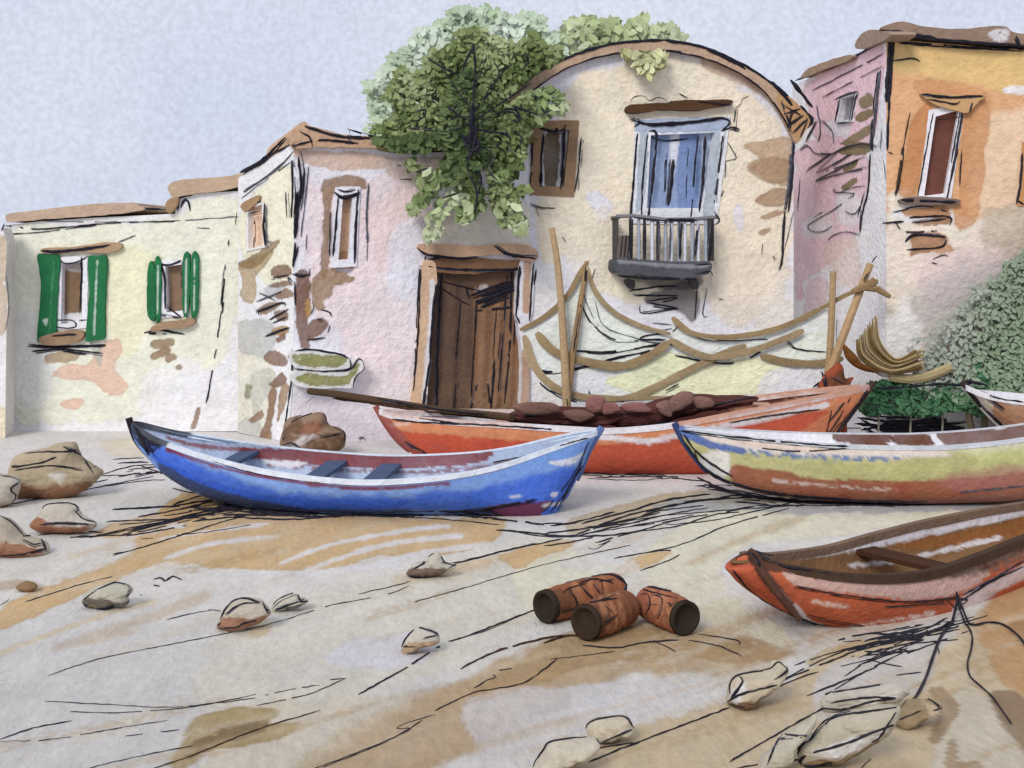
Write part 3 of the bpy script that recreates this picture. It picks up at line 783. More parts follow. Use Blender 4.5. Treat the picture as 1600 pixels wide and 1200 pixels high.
dink = ["5 690,430 684,540 682,640", "3 720,470 712,560", "4 746,445 742,520 736,620", "3 712,600 708,640", "5 772,560 770,600 766,642", "3 792,430 786,520 778,612", "4 800,425 796,540 788,630", "3 806,430 803,540", "3 782,520 778,560", "2 776,480 770,560", "6 672,450 672,520 666,600",
        "6 735,462 790,442 800,446 748,462 802,450 742,472 795,458 750,480", "5 742,486 800,480", "5 728,448 736,478", "3 690,440 760,455 800,448", "6 670,418 740,424 820,420", "4 700,412 712,418 705,424", "3 762,420 775,412 800,420 815,408", "3 690,450 720,470 736,478", "4 746,600 736,640", "4 762,600 766,640"]
mb = MB()
q = np.array(pts(dq)); grid_fill(mb, pf, q, [], -.10, .015, dcv, MID); extrude(mb, pf, q, -.102, .06, MID, alb((110, 85, 66)))
strokes(mb, dink, lambda x, y: pf.hit(x, y, -.095))
dr = mb.build("door", H)
fcv = lambda c: Canvas(c, .08)
piece("door_frame", dr, pf, "660,412 672,406 680,412 683,440 676,470 671,560 664,644 642,644 650,560 655,470", .05, .17, Canvas((212, 178, 146), .08).s("676,440 672,520 664,630", 9, (228, 227, 233), .95, 3, 1.2), ["4 657,420 653,520 646,610", "5 672,560 666,600 660,640", "5 682,440 674,520 671,560"])
piece("door_frame", dr, pf, "812,408 834,404 832,480 828,510 826,644 814,644 816,560 808,490", .05, .17, Canvas((226, 224, 230), .06).s("824,410 823,485", 11, (196, 154, 120), .95, 3, 1.2).w("812,560 830,540 830,644 810,644", (182, 140, 105), .9, 4, 2), ["6 812,415 808,470 806,495", "5 834,410 830,460 827,502", "5 806,492 812,505"])
piece("lintel", dr, pf, "652,387 664,380 700,381 745,384 790,380 825,384 841,396 836,408 815,406 790,398 740,400 700,404 664,396", .09, .16, (202, 166, 136), ["5 653,388 670,398 720,403 748,402", "5 772,384 795,398 838,404"])
piece("lintel", dr, pf, "660,414 680,402 700,400 760,404 820,408 824,418 740,428 690,426 668,424", .03, .12, (132, 98, 72), ["6 658,414 700,420 760,422 824,420", "4 664,408 690,402 720,404"])
piece("door_step", dr, pf, "640,644 836,644 836,679 640,686", .4, .38, (205, 195, 188), sm=False)
# mossy ledge stones at the corner
for q, g in (("454,552 462,548 482,546 530,553 546,560 545,576 500,580 462,576", "456,558 470,552 530,556 544,562 520,575 470,570"), ("457,582 500,580 545,578 560,560 568,566 568,578 556,588 552,606 520,606 500,608 462,602", "462,594 480,584 540,586 556,568 562,570 552,588 540,602 500,604")):
    piece("mossy_ledge", H, pf, q, .22, .22, Canvas((222, 222, 220), .05).w(g, (140, 140, 66), .95, 4, 1.2, dry=.12), ["4 " + " ".join(q.split()[1:5]), "3 " + " ".join(q.split()[4:8])], mat=WALL)

# --- cream vaulted house
vf = Plane(828, 17.4, 1245, 17.9)
H = house("vaulted_house", 1035, 17.7, "tall cream house with a rounded vault roof and small iron balcony")
cv = Canvas((227, 226, 233))
cv.w("835,330 870,180 900,130 960,100 1050,88 1150,130 1225,215 1238,400 1180,470 1100,470 950,470 910,400 850,410", (236, 223, 196), .97, 16, 6)
cv.w("838,110 900,92 880,150 850,190 830,180", (227, 226, 236), .7, 8, 4)
cv.w("918,305 935,300 958,322 945,345 928,335", (227, 227, 238), .95, 4, 2)
cv.w("1150,320 1162,325 1160,360 1148,350", (227, 226, 236), .8, 4, 2)
cv.w("1100,420 1170,400 1240,420 1215,470 1160,510 1110,480", (230, 218, 200), .9, 14, 6)
cv.w("1180,480 1240,470 1240,560 1190,560", (229, 221, 206), .7, 12, 8)
cv.w("860,420 880,480 880,640 840,640 830,480", (228, 224, 218), .7, 10, 8)
cv.w("880,340 960,330 960,420 900,440", (230, 218, 200), .6, 14, 8)
cv.w("1098,88 1150,108 1200,140 1218,168 1200,158 1150,130 1105,108", (208, 178, 154), .95, 5, 2)
cv.w("1180,145 1205,150 1200,170 1185,160", (227, 226, 234), .8, 4, 2)
cv.w("1160,228 1200,219 1239,218 1239,285 1205,285 1185,270 1172,262 1190,248", (196, 166, 136), .95, 4, 1.5)
cv.w("1168,262 1195,245 1238,252 1232,282 1200,285", (168, 138, 108), .85, 4, 2)
cv.w("1178,312 1210,295 1234,298 1230,318 1200,323", (170, 138, 108), .95, 4, 1.5)
cv.w("1188,338 1215,328 1234,332 1196,343", (178, 145, 115), .95, 3, 1.2)
cv.w("1185,362 1202,355 1204,361 1190,367", (178, 145, 115), .95, 2, 1)
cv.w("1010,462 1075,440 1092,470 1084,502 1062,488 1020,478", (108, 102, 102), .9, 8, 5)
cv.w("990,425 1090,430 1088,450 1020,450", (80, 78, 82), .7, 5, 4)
cv.w("950,600 1000,585 1240,570 1240,660 950,660", (229, 226, 224), .5, 10, 8)
ink = ["6 1240,210 1238,270 1232,330", "4 1232,300 1224,350 1222,395", "5 1226,330 1222,400 1218,422", "g6 1236,240 1232,290 1226,330", "3 1208,400 1210,406", "3 1192,380 1190,396", "g2 1240,330 1226,390",
       "3 1150,170 1146,200 1155,205 1140,202", "2 1136,220 1150,246 1142,250 1128,252", "2 1134,252 1130,300 1120,315 1138,318", "2 1170,150 1160,155 1158,162 1150,168", "4 982,455 1030,448 1060,448", "3 990,462 1060,462", "3 1010,470 1060,465 1020,478 1060,482 1010,472", "3 1090,450 1085,500", "2 1105,450 1098,490 1105,495", "3 1000,478 1005,490 1060,482", "2 1110,465 1130,468", "3 878,370 884,378", "3 828,318 845,324 868,325", "2 838,326 842,338",
       "3 990,330 985,345", "g2 1020,505 1060,510 1020,520 1050,522", "2 930,420 925,440 930,470"]
sq = "833,189 905,188 896,307 828,305"; bq_ = "992,186 1142,182 1120,350 986,350"
wall("wall", H, vf, "738,226 770,184 815,142 850,118 900,95 960,77 1040,72 1100,82 1160,108 1205,142 1240,185 1240,670 828,678 828,226", [np.array(pts(sq)), np.array(pts(bq_))], cv, ink, depth=1.3, side=(224, 216, 204))
ccv = Canvas((184, 154, 128), .1)
coping = "733,224 770,176 815,131 850,108 900,85 960,68 1040,62 1100,73 1160,99 1210,133 1250,165 1272,190 1262,200 1246,224 1236,208 1215,170 1190,141 1150,113 1100,91 1040,79 960,83 900,101 860,122 820,153 780,190 750,226"
piece("roof_edge", H, vf, coping, .10, 1.4, Canvas((186, 157, 132), .1).w("1215,160 1232,142 1270,185 1246,222", (190, 146, 100), .9, 4, 2),
      ["7 800,142 830,120 860,102 900,85 960,68 1040,62", "6 1035,62 1100,74 1160,100 1210,133 1232,150", "7 1100,74 1150,98 1165,108", "8 1205,128 1230,155 1238,165", "9 1235,125 1255,150 1270,168", "4 820,152 860,122 900,101 960,84 1040,79 1100,90", "4 1040,79 1100,91 1150,112 1190,140 1215,170 1236,206", "7 1250,165 1268,185 1262,200",
       "3 860,108 866,100 870,95", "4 1226,165 1250,180 1240,175 1235,195 1256,180 1230,200", "4 1225,178 1250,170", "5 1238,208 1262,185", "4 1222,160 1236,200", "4 1262,188 1250,215"], mat=WALL, amp=.8)
pc = Canvas((227, 226, 232)).w("852,212 874,210 871,285 862,292 850,286", (104, 86, 58), .98, 3, 1.2)
window(H, vf, sq, 15, Canvas((150, 120, 92), .09), pc, ["6 838,196 855,203 880,200 884,194", "6 850,208 846,250 845,292", "7 882,200 880,250 876,296", "4 832,215 830,270 828,298", "3 908,215 904,260 898,300", "4 842,198 870,206 884,200"], deep=.08, label="small window in a thick brown frame")
# balcony door
bc = Canvas((176, 190, 212), .06).w("1016,200 1090,200 1088,346 1012,346", (138, 156, 192), .97, 4, 1.5).w("1060,205 1092,205 1086,330 1062,346", (112, 134, 182), .7, 5, 2).w("1048,204 1062,204 1058,250 1050,285 1046,260", (224, 226, 236), .95, 2, 1.2)
w, _ = window(H, vf, bq_, 25, Canvas((224, 226, 232), .04).w("1000,214 1012,210 1009,300 1000,330 993,325 996,270", (168, 180, 190), .95, 3, 1.2).w("1108,208 1126,206 1120,290 1114,344 1098,344 1104,280", (168, 180, 190), .95, 3, 1.2).w("1000,188 1135,184 1128,204 1000,206", (156, 170, 196), .9, 3, 1.5),
       bc, ["8 995,190 1022,195 1080,191 1132,184", "5 1014,206 1026,210 1020,280 1012,346", "7 1102,212 1098,280 1092,330", "4 1090,212 1084,280 1080,340", "5 996,208 990,280 984,345", "4 1130,208 1122,270 1116,318", "3 1012,208 1004,280 1002,340", "4 985,186 1000,192 990,198", "4 1125,184 1142,190 1128,204 1146,198 1156,202"], deep=.10, label="tall blue balcony door between grey side lights")
w.name = "balcony_door"; ORIG[w.name] = ORIG[H.name]
mb = MB(); strokes(mb, ["8 1052,248 1048,290 1044,322", "3 1040,240 1038,300", "4 1024,225 1018,300", "2 1075,230 1072,310", "3 1015,212 1040,220 1075,216"], lambda x, y: vf.hit(x, y, -.096)); mb.build("door_bars", w)
piece("lintel", w, vf, "980,166 1000,162 1050,160 1055,157 1138,156 1140,164 1110,168 1090,173 1040,171 985,177", .12, .13, (84, 58, 38), ["2 985,160 990,152 1005,150 1015,158 1030,152 1045,160", "4 1060,146 1075,155", "3 1090,158 1138,164 1146,160"])
bp = Plane(960, vf.hit(960, 400, .40)[1], 1118, vf.hit(1118, 400, .40)[1])
sl = piece("balcony", H, bp, "960,412 966,404 1000,406 1080,412 1108,408 1112,422 1098,430 1060,434 1000,429 964,426", 0, .40, Canvas((84, 85, 92), .16).s("968,408 1080,416 1108,412", 7, (150, 150, 155), .8, 3, 1.5), ["6 965,430 1000,434 1090,436", "4 1085,414 1112,412", "3 1090,428 1110,424 1114,436", "3 1110,410 1118,380"])
mb = MB()
tube(mb, [bp.hit(x, y, -.01) for x, y in ((963, 338), (990, 337), (1040, 343), (1090, 342), (1120, 339))], .026, MID, alb((128, 126, 130)), 7)
tube(mb, [bp.hit(x, y, -.015) for x, y in ((968, 404), (1000, 407), (1060, 411), (1108, 410))], .022, MID, alb((92, 92, 100)), 6)
for k, x in enumerate(np.linspace(986, 1112, 13)):
    c = (158, 165, 178) if k % 2 else (66, 63, 68)
    if k in (3, 6, 8, 10): c = (206, 210, 220)
    tube(mb, [bp.hit(x + 1.5 * (k % 2), y, -.02) for y in (342, 375, 408)], [.02 + .01 * (k % 3 == 0), .027, .022], MID, alb(c), 6)
for k, x in enumerate((966, 972, 978)):
    tube(mb, [bp.hit(x + 4, 368, -.02 - .03 * k), bp.hit(x, 404, -.02 - .03 * k)], .026, MID, alb((104, 96, 90)), 6)
for x0 in (966, 1116):
    a = bp.hit(x0, 340, -.01); b = a - .37 * bp.n3(); tube(mb, [a, b], .028, MID, alb((96, 88, 84)), 6)
    for k in range(1, 5):
        c = a - .37 * k / 5 * bp.n3(); tube(mb, [c, (c[0], c[1], bp.hit(x0, 408, 0)[2])], .018, MID, alb((84, 80, 80)), 6)
strokes(mb, ["4 990,340 1040,345 1085,342", "5 1040,342 1090,345", "4 988,345 985,405", "7 1112,345 1108,400", "4 1090,350 1084,405", "3 1005,345 1008,400", "5 1065,345 1062,405", "g5 1030,345 1030,405", "g4 1048,350 1046,405", "4 1115,330 1125,345 1118,350"], lambda x, y: bp.hit(x, y, .02))
mb.build("railing", sl)
for x in (985, 1085):
    piece("bracket", sl, bp, f"{x-7},438 {x+7},438 {x+5},452 {x-4},448", -.3, .3, (88, 84, 86), cell=.02)

# --- orange house, pink side wall in the alley
os_ = Plane(1238, 20.8, 1385, 15.4); of = Plane(1385, 15.4, 1660, 15.1)
H = house("orange_house", 1500, 15.4, "tall orange house with a pink side wall at the right end of the row")
cv = Canvas((240, 238, 242))
cv.w("1258,135 1300,108 1378,70 1378,150 1352,240 1300,245 1272,215 1262,170", (243, 200, 210), .96, 5, 2)
cv.w("1240,250 1290,215 1340,225 1362,260 1350,310 1335,370 1300,410 1262,440 1246,470 1238,400", (243, 203, 212), .95, 12, 3)
cv.w("1310,300 1345,310 1340,350 1310,345", (242, 240, 245), .8, 6, 3)
cv.w("1262,340 1300,330 1300,370 1255,372", (242, 238, 243), .7, 10, 3)
cv.w("1290,385 1340,375 1345,450 1310,440", (243, 216, 206), .8, 10, 4)
cv.w("1255,450 1290,440 1280,520 1265,530", (243, 210, 216), .8, 10, 4)
cv.w("1298,185 1330,195 1320,215 1290,205", (242, 238, 243), .8, 4, 2)
for q in ("1342,156 1358,145 1366,156 1362,166 1348,170", "1336,184 1350,173 1370,170 1362,183 1344,191", "1314,222 1340,206 1366,192 1362,208 1340,222 1318,227", "1308,236 1330,224 1358,224 1360,236 1345,243 1320,243", "1318,264 1340,250 1336,262 1322,268", "1315,292 1335,278 1339,284 1322,297"):
    cv.w(q, (126, 114, 66), .97, 1.5, 1)
ink = ["6 1242,126 1300,105 1350,80 1384,60", "3 1268,142 1330,110 1380,84", "2 1285,152 1378,103", "g4 1276,165 1282,200 1278,222", "g3 1282,185 1300,205 1302,222", "5 1262,185 1248,215", "4 1275,190 1258,222", "3 1250,235 1262,228 1275,240 1300,240", "3 1265,262 1300,240 1340,225 1370,228", "2 1258,268 1310,235 1275,270 1330,240 1290,268 1350,245", "3 1278,280 1340,250 1275,282 1300,275 1355,262", "2 1310,302 1325,295 1350,290", "2 1272,340 1300,322 1318,316 1290,335 1265,350 1265,360 1285,362 1300,352", "2 1292,380 1300,368 1322,362 1342,366", "2 1305,295 1302,300 1335,302 1325,310", "2 1250,280 1246,330", "g8 1376,110 1370,160 1364,215", "7 1364,190 1362,236", "4 1360,240 1356,300 1348,330 1343,366", "3 1350,300 1340,340", "g3 1320,330 1335,335 1345,320"]
wq = "1312,150 1340,144 1332,190 1306,194"
wall("wall", H, os_, "1238,134 1300,107 1385,62 1385,715 1238,630", [np.array(pts(wq))], cv, ink, depth=.25, side=(224, 200, 190))
window(H, os_, wq, 4, (225, 222, 228), Canvas((152, 152, 156), .1).s("1322,150 1318,190", 5, (190, 190, 194), .7, 1, 1), ["6 1306,156 1316,150 1340,143", "5 1339,146 1330,188", "3 1306,192 1330,191", "3 1312,155 1304,192"], deep=.05, label="small grey window high on the pink side wall")
piece("roof_edge", H, os_, "1336,74 1342,58 1352,49 1366,46 1390,52 1384,62 1350,76", .08, .3, Canvas((160, 136, 118), .1), mat=WALL)
piece("roof_edge", H, os_, "1252,122 1262,108 1280,100 1302,92 1322,86 1332,88 1320,97 1290,108", .08, .3, Canvas((168, 142, 118), .1), mat=WALL)
cv = Canvas((214, 164, 120))
cv.w("1392,66 1660,85 1660,150 1500,130 1400,112", (220, 186, 122), .9, 12, 12)
cv.w("1525,200 1580,175 1660,180 1660,350 1520,350", (224, 196, 166), .9, 10, 10)
cv.w("1383,338 1450,320 1540,345 1660,340 1660,740 1383,740", (226, 216, 200), .97, 14, 5)
cv.w("1540,335 1570,325 1660,310 1660,450 1560,420 1535,385", (190, 174, 152), .85, 10, 6)
cv.w("1440,400 1500,388 1570,395 1560,480 1460,480 1430,440", (218, 194, 190), .85, 16, 12)
cv.w("1425,470 1500,420 1580,400 1660,400 1660,620 1420,600", (178, 172, 172), .8, 20, 24)
cv.w("1495,480 1560,440 1660,410 1660,660 1450,630", (140, 154, 134), .9, 22, 24)
cv.w("1385,500 1420,470 1440,540 1420,600 1385,600", (226, 224, 222), .8, 12, 8)
cv.w("1404,300 1415,230 1425,185 1445,162 1455,170 1442,240 1430,306", (190, 130, 84), .9, 7, 4)
cv.w("1506,185 1518,160 1545,172 1540,250 1532,300 1524,352 1492,350 1500,270", (198, 142, 96), .9, 7, 4)
cv.w("1424,134 1436,124 1475,126 1536,140 1545,165 1500,152 1440,150", (200, 146, 102), .9, 6, 4)
cv.w("1566,141 1586,134 1660,138 1660,148 1590,147", (228, 226, 228), .95, 2, 1.2)
cv.w("1395,330 1440,320 1485,330 1484,352 1440,350 1400,345", (226, 223, 226), .9, 5, 2)
for q, c in (("1415,326 1475,322 1482,340 1440,340 1415,336", (176, 124, 80)), ("1432,346 1480,338 1484,352 1440,353", (160, 116, 78)), ("1424,366 1450,362 1476,368 1480,380 1455,392 1434,398 1420,402 1424,388", (160, 110, 72)), ("1450,388 1480,380 1490,392 1470,398", (190, 140, 96))): cv.w(q, c, .95, 4, 1.2)
cv.w("1385,640 1540,650 1540,720 1385,720", (226, 225, 230), .9, 6, 4)
ink = ["8 1390,60 1388,100 1384,160", "5 1396,62 1392,110 1388,180 1386,235", "3 1405,68 1500,75 1600,80", "4 1400,64 1460,70 1600,78", "3 1395,95 1425,91 1438,96", "b6 1410,230 1404,280 1398,305", "b3 1422,175 1410,240", "6 1378,349 1412,346", "4 1398,345 1415,362 1465,360", "3 1396,332 1440,322 1480,330", "4 1420,340 1482,338 1484,352", "3 1425,348 1480,342", "6 1414,378 1430,367 1478,370", "4 1416,390 1470,386 1478,375", "3 1458,405 1475,398 1482,400", "5 1456,410 1464,412", "g3 1378,200 1376,235", "3 1502,235 1500,290", "4 1388,238 1395,240", "g2 1378,235 1384,280",
       "7 1340,652 1400,660 1480,656", "6 1335,662 1420,668 1510,660", "6 1345,672 1400,664 1480,662", "7 1345,656 1390,672 1450,668 1480,672", "5 1345,678 1420,678 1500,670", "5 1390,672 1480,676 1540,678", "5 1350,668 1380,682 1440,684", "4 1400,680 1470,684", "4 1360,650 1410,652 1470,652", "5 1380,660 1420,676", "4 1470,655 1475,665 1480,660", "6 1360,664 1400,676 1430,660 1390,660 1370,672"] + hatch(1420, 668, 35, 9, 17, 90, .06, 4, 11)
wq = "1452,172 1508,162 1486,312 1434,316"; wq2 = "1598,222 1650,218 1645,318 1590,322"
wall("wall", H, of, "1385,62 1400,62 1600,78 1860,94 1860,728 1385,715", [np.array(pts(wq)), np.array(pts(wq2))], cv, ink, depth=5.2, side=(214, 170, 130), body="1440,66 1600,78 1860,94 1860,728 1440,715")
window(H, of, wq, 10, (226, 222, 228), Canvas((110, 68, 58), .1).w("1452,170 1505,160 1500,185 1455,190", (150, 92, 64), .8, 3, 3), ["3 1458,176 1444,250 1434,306", "5 1504,172 1492,250 1478,316", "3 1500,175 1486,255", "3 1458,188 1480,186 1500,182", "4 1448,312 1460,320 1475,314"], label="tall window with a dark red-brown pane")
w = [o for o in H.children if o.name.startswith("window")][-1]
piece("lintel", w, of, "1438,147 1456,146 1536,150 1530,158 1512,176 1490,172 1462,164", .08, .09, (190, 150, 104), ["6 1440,147 1482,152 1536,150", "4 1450,155 1490,162 1500,158", "4 1520,160 1516,176"])
piece("sill", w, of, "1406,311 1440,307 1496,311 1494,319 1440,320 1410,318", .08, .09, (120, 100, 92), ["6 1408,312 1495,316"])
window(H, of, wq2, 12, (196, 140, 90), Canvas((222, 192, 160), .08), ["6 1598,240 1594,290 1588,318", "6 1588,312 1600,320"], label="window cut by the right edge with a peach pane")
piece("roof_edge", H, of, "1376,44 1392,37 1412,34 1450,42 1500,45 1552,40 1572,42 1590,52 1660,58 1864,74 1864,92 1660,75 1590,68 1540,66 1462,60 1400,50", .12, .6, Canvas((140, 116, 100), .1).w("1545,52 1575,46 1575,62 1560,66", (226, 226, 232), .7, 3, 2, dry=.3), ["8 1388,48 1420,52 1462,60", "6 1400,52 1470,62 1600,72", "7 1588,56 1594,72", "9 1386,50 1394,62"], mat=WALL)

# ------------------------------------------------------------------ boats
def boat(name, label, xl, dl, xr, dr, beam, rim, keel, cv, cvin, ink, gun_cv, gun=(.035, .05), thw=(), thc=(150, 160, 170), stems=((60, 45, 40), (60, 45, 40)), stem_r=.035, pw=.62, skew=0.0, floor=.45, gun_far=None, cut=0, group="boats drawn up on the sand", cov=None):
    A = P3(xl, HY, dl)[:2]; B = P3(xr, HY, dr)[:2]
    ax = (B - A); L = np.linalg.norm(ax); ax = ax / L
    n = np.array((ax[1], -ax[0]))
    if n[1] > 0: n = -n
    def along(px, off):       # distance along the axis of the point seen in column px, off metres towards the viewer
        k = (px - CX) / F
        a0 = A + off * n
        return (k * a0[1] - a0[0]) / (ax[0] - k * ax[1])
    Ns, Nt = 240, 34
    rp = smooth(pts(rim), False, 8); kp = smooth(pts(keel), False, 8)
    def resamp(p, m, ends):
        s = np.r_[0, np.cumsum(np.hypot(*np.diff(p, axis=0).T))]; s /= s[-1]
        q = np.linspace(0, 1, m)
        return np.column_stack((np.interp(q, s, p[:, 0]), np.interp(q, s, p[:, 1])))
    R = resamp(rp, Ns, 0); K = resamp(kp, Ns, 0)
    S = np.linspace(0, 1, Ns)
    b = beam * np.maximum(np.sin(np.pi * S ** (1 + skew)), 0) ** pw
    b[0] = b[-1] = 0
    ur = np.array([along(R[i, 0], b[i]) for i in range(Ns)])
    uk = np.array([along(K[i, 0], 0) for i in range(Ns)])
    PR = A[None] + ur[:, None] * ax + b[:, None] * n
    zr = EYE - (R[:, 1] - HY) * PR[:, 1] / F
    PK = A[None] + uk[:, None] * ax
    zk = EYE - (K[:, 1] - HY) * PK[:, 1] / F
    th = np.linspace(0, 1, Nt) * math.pi / 2
    def shell(sgn, inset=0.0, lift=0.0, flo=None):
        lat = b[:, None] * np.cos(th)[None] ** 0.75
        zz = zr[:, None] + (zk - zr)[:, None] * np.sin(th)[None] ** 1.05
        uu = ur[:, None] + (uk - ur)[:, None] * np.sin(th)[None] ** 1.3
        if inset:
            lat = np.maximum(lat - inset, 0); zz = zz + lift * np.sin(th)[None]
            if flo is not None: zz = np.maximum(zz, (zk + (zr - zk) * flo)[:, None])
            zz = np.minimum(zz, zr[:, None])
        xy = A[None, None] + uu[..., None] * ax + (sgn * lat)[..., None] * n
        return np.concatenate((xy, zz[..., None]), 2).reshape(-1, 3)
    i, j = np.meshgrid(np.arange(Ns - 1), np.arange(Nt - 1), indexing='ij')
    a = (i * Nt + j).ravel(); fq = np.column_stack((a, a + 1, a + 1 + Nt, a + Nt))
    root = thing(name, (*(A + B) / 2, 0.0), label, "boat", group)
    mb = MB()
    near = shell(1); x, y = topx(near); col = cv.ev(x, y)
    mb.add(near, fq.tolist(), MID, col); mb.add(shell(-1), fq[:, ::-1].tolist(), MID, col)
    fi = shell(-1, .045, .07, floor); x, y = topx(fi); ci = cvin.ev(x, y)
    fi_ok = fq[(fq[:, 0] // Nt >= cut) & (fq[:, 0] // Nt < Ns - 1 - cut // 2)]
    mb.add(fi, fi_ok.tolist(), MID, ci); mb.add(shell(1, .045, .07, floor), fi_ok[:, ::-1].tolist(), MID, ci)
    surf = caster(mb)
    strokes(mb, ink, surf)
    hull = mb.build("hull", root, shade=True)
    # gunwale: a rail along both edges
    g = MB()
    for sg in (1, -1):
        xy = A[None] + ur[:, None] * ax + (sg * (b + .008))[:, None] * n
        w, h = gun
        top = np.column_stack((xy, zr)); 
        inn = np.column_stack((A[None] + ur[:, None] * ax + (sg * np.maximum(b - w - .02, 0))[:, None] * n, zr))
        V = np.stack((top + (0, 0, -h), top + (0, 0, .012), inn + (0, 0, .012), inn + (0, 0, -h)), 1).reshape(-1, 3)
        f = []
        for k in range(Ns - 1):
            for m in range(4):
                m2 = (m + 1) % 4; f.append((k * 4 + m, k * 4 + m2, (k + 1) * 4 + m2, (k + 1) * 4 + m))
        x, y = topx(np.repeat(np.column_stack((A[None] + ur[:, None] * ax + b[:, None] * n, zr)), 4, 0))
        g.add(V, f, MID, (gun_cv if sg == 1 or gun_far is None else gun_far).ev(x, y + np.tile((5, 0, 0, 5), Ns)))
    g.build("gunwale", root)
    for s, w in thw:
        k = int(s * (Ns - 1)); hw = max(b[k] - .03, .05)
        c = A + ur[k] * ax; z = zr[k] - .07
        q = [c + hw * n - w * ax, c + hw * n + w * ax, c - hw * n + w * ax, c - hw * n - w * ax]
        t = MB(); V = np.array([(*p, z) for p in q] + [(*p, z - .035) for p in q])
        t.add(V, [(0, 1, 2, 3), (7, 6, 5, 4), (0, 4, 5, 1), (1, 5, 6, 2), (2, 6, 7, 3), (3, 7, 4, 0)], MID, alb(thc)); t.build("thwart", root)
    # stem posts follow the two ends of the keel line
    for e, c in zip((0, 1), stems):
        if c is None: continue
        m = int(Ns * .10); idx = np.arange(0, m) if e == 0 else np.arange(Ns - 1, Ns - 1 - m, -1)
        P = np.column_stack((A[None] + uk[idx, None] * ax, zk[idx]))
        P[:, 1] -= 0.012
        up = P[0] + (P[0] - P[2]) / (np.linalg.norm(P[0] - P[2]) + 1e-9) * .05
        P = np.vstack((up, P)); t = MB(); tube(t, P, np.linspace(stem_r, stem_r * .7, len(P)), MID, alb(c), 7); t.build("stem_post", root)
    return root, dict(A=A, ax=ax, n=n, ur=ur, b=b, zr=zr, Ns=Ns, along=along)

# blue boat
cv = Canvas((128, 162, 222), .08)
cv.w("225,690 300,722 420,764 560,776 700,768 800,752 880,732 905,740 870,800 830,816 700,800 480,797 390,788 320,772 262,742", (62, 102, 206), .96, 10, 7)
cv.w("240,712 330,752 450,778 560,782 640,780 600,800 480,798 390,788 300,762", (52, 94, 208), .8, 8, 5)
cv.w("640,735 740,728 850,704 920,690 900,720 820,742 720,756 640,758", (116, 152, 216), .8, 8, 5)
cv.w("246,722 300,750 360,772 440,788 480,797 390,792 320,776 262,746", (66, 76, 104), .95, 3, 2)
cv.w("858,722 888,716 912,706 900,724 872,728", (222, 224, 234), .95, 2, 1.2)
cv.w("798,776 815,774 805,779", (222, 224, 234), .95, 1, 1)
cv.w("858,772 872,768 868,778", (222, 224, 234), .95, 1, 1)
cv.s("300,778 420,797 640,797", 4, (60, 70, 100), .7, 2, 2)
cv.w("758,796 790,788 830,784 862,784 852,796 838,812 820,820 790,812", (118, 46, 42), .97, 3, 1.2)
cv.s("850,790 880,785 905,770", 5, (222, 220, 226), .9, 2, 1.2)
cv.s("262,702 330,726 420,746 520,760 600,763 700,755", 6, (124, 48, 44), .95, 2, 1.2)
cv.s("680,750 740,741 800,728", 4, (150, 70, 66), .8, 2, 1.2, dry=.45)
cv.w("200,655 240,680 256,692 234,708 214,690", (34, 30, 40), .95, 3, 1.5, dry=.15)
ci = Canvas((172, 186, 208), .12).w("375,700 440,701 520,704 640,708 720,708 770,704 745,724 640,732 520,729 400,719", (132, 50, 44), .95, 4, 1.2).w("250,672 320,678 370,688 360,694 300,688", (112, 132, 158), .9, 3, 1.5).s("262,684 300,694 340,700 400,704", 8, (138, 58, 52), .85, 3, 1.5, dry=.25).s("420,726 560,736 700,736 800,722", 7, (120, 60, 56), .8, 3, 1.5, dry=.3).w("410,718 480,722 450,732", (232, 230, 234), .9, 3, 2)
gc = Canvas((214, 222, 234), .05).w("200,655 250,680 262,696 215,690", (34, 30, 40), .95, 3, 1.5, dry=.1)
ink = ["4 300,778 390,790 480,798 600,800 700,798", "6 720,800 770,806 830,816 868,805", "4 935,676 915,720 895,750 870,798", "3 920,690 900,735 875,770 850,800", "3 912,715 890,760 860,800", "8 208,664 222,690 232,712", "6 215,675 235,690 250,695", "5 230,690 240,710", "3 860,700 920,684", "4 700,799 760,794 840,780", "5 690,800 770,798", "2 330,720 420,744 540,757", "3 770,722 830,712", "4 760,795 800,812 840,818"]
boat("blue_boat", "bright blue rowing boat with a white rim, leftmost of the boats", 204, 12.75, 936, 12.3, .74,
     "204,660 225,676 255,691 330,716 420,737 520,750 600,752 700,744 780,728 860,701 936,674",
     "204,660 214,688 234,712 265,741 320,770 390,787 480,797 600,800 700,800 770,804 830,814 868,804 900,752 920,704 936,674",
     cv, ci, ink, gc, thw=((.2, .09), (.38, .10), (.5, .10)), thc=(74, 88, 116), stems=((40, 34, 40), (96, 116, 165)), gun=(.022, .034))

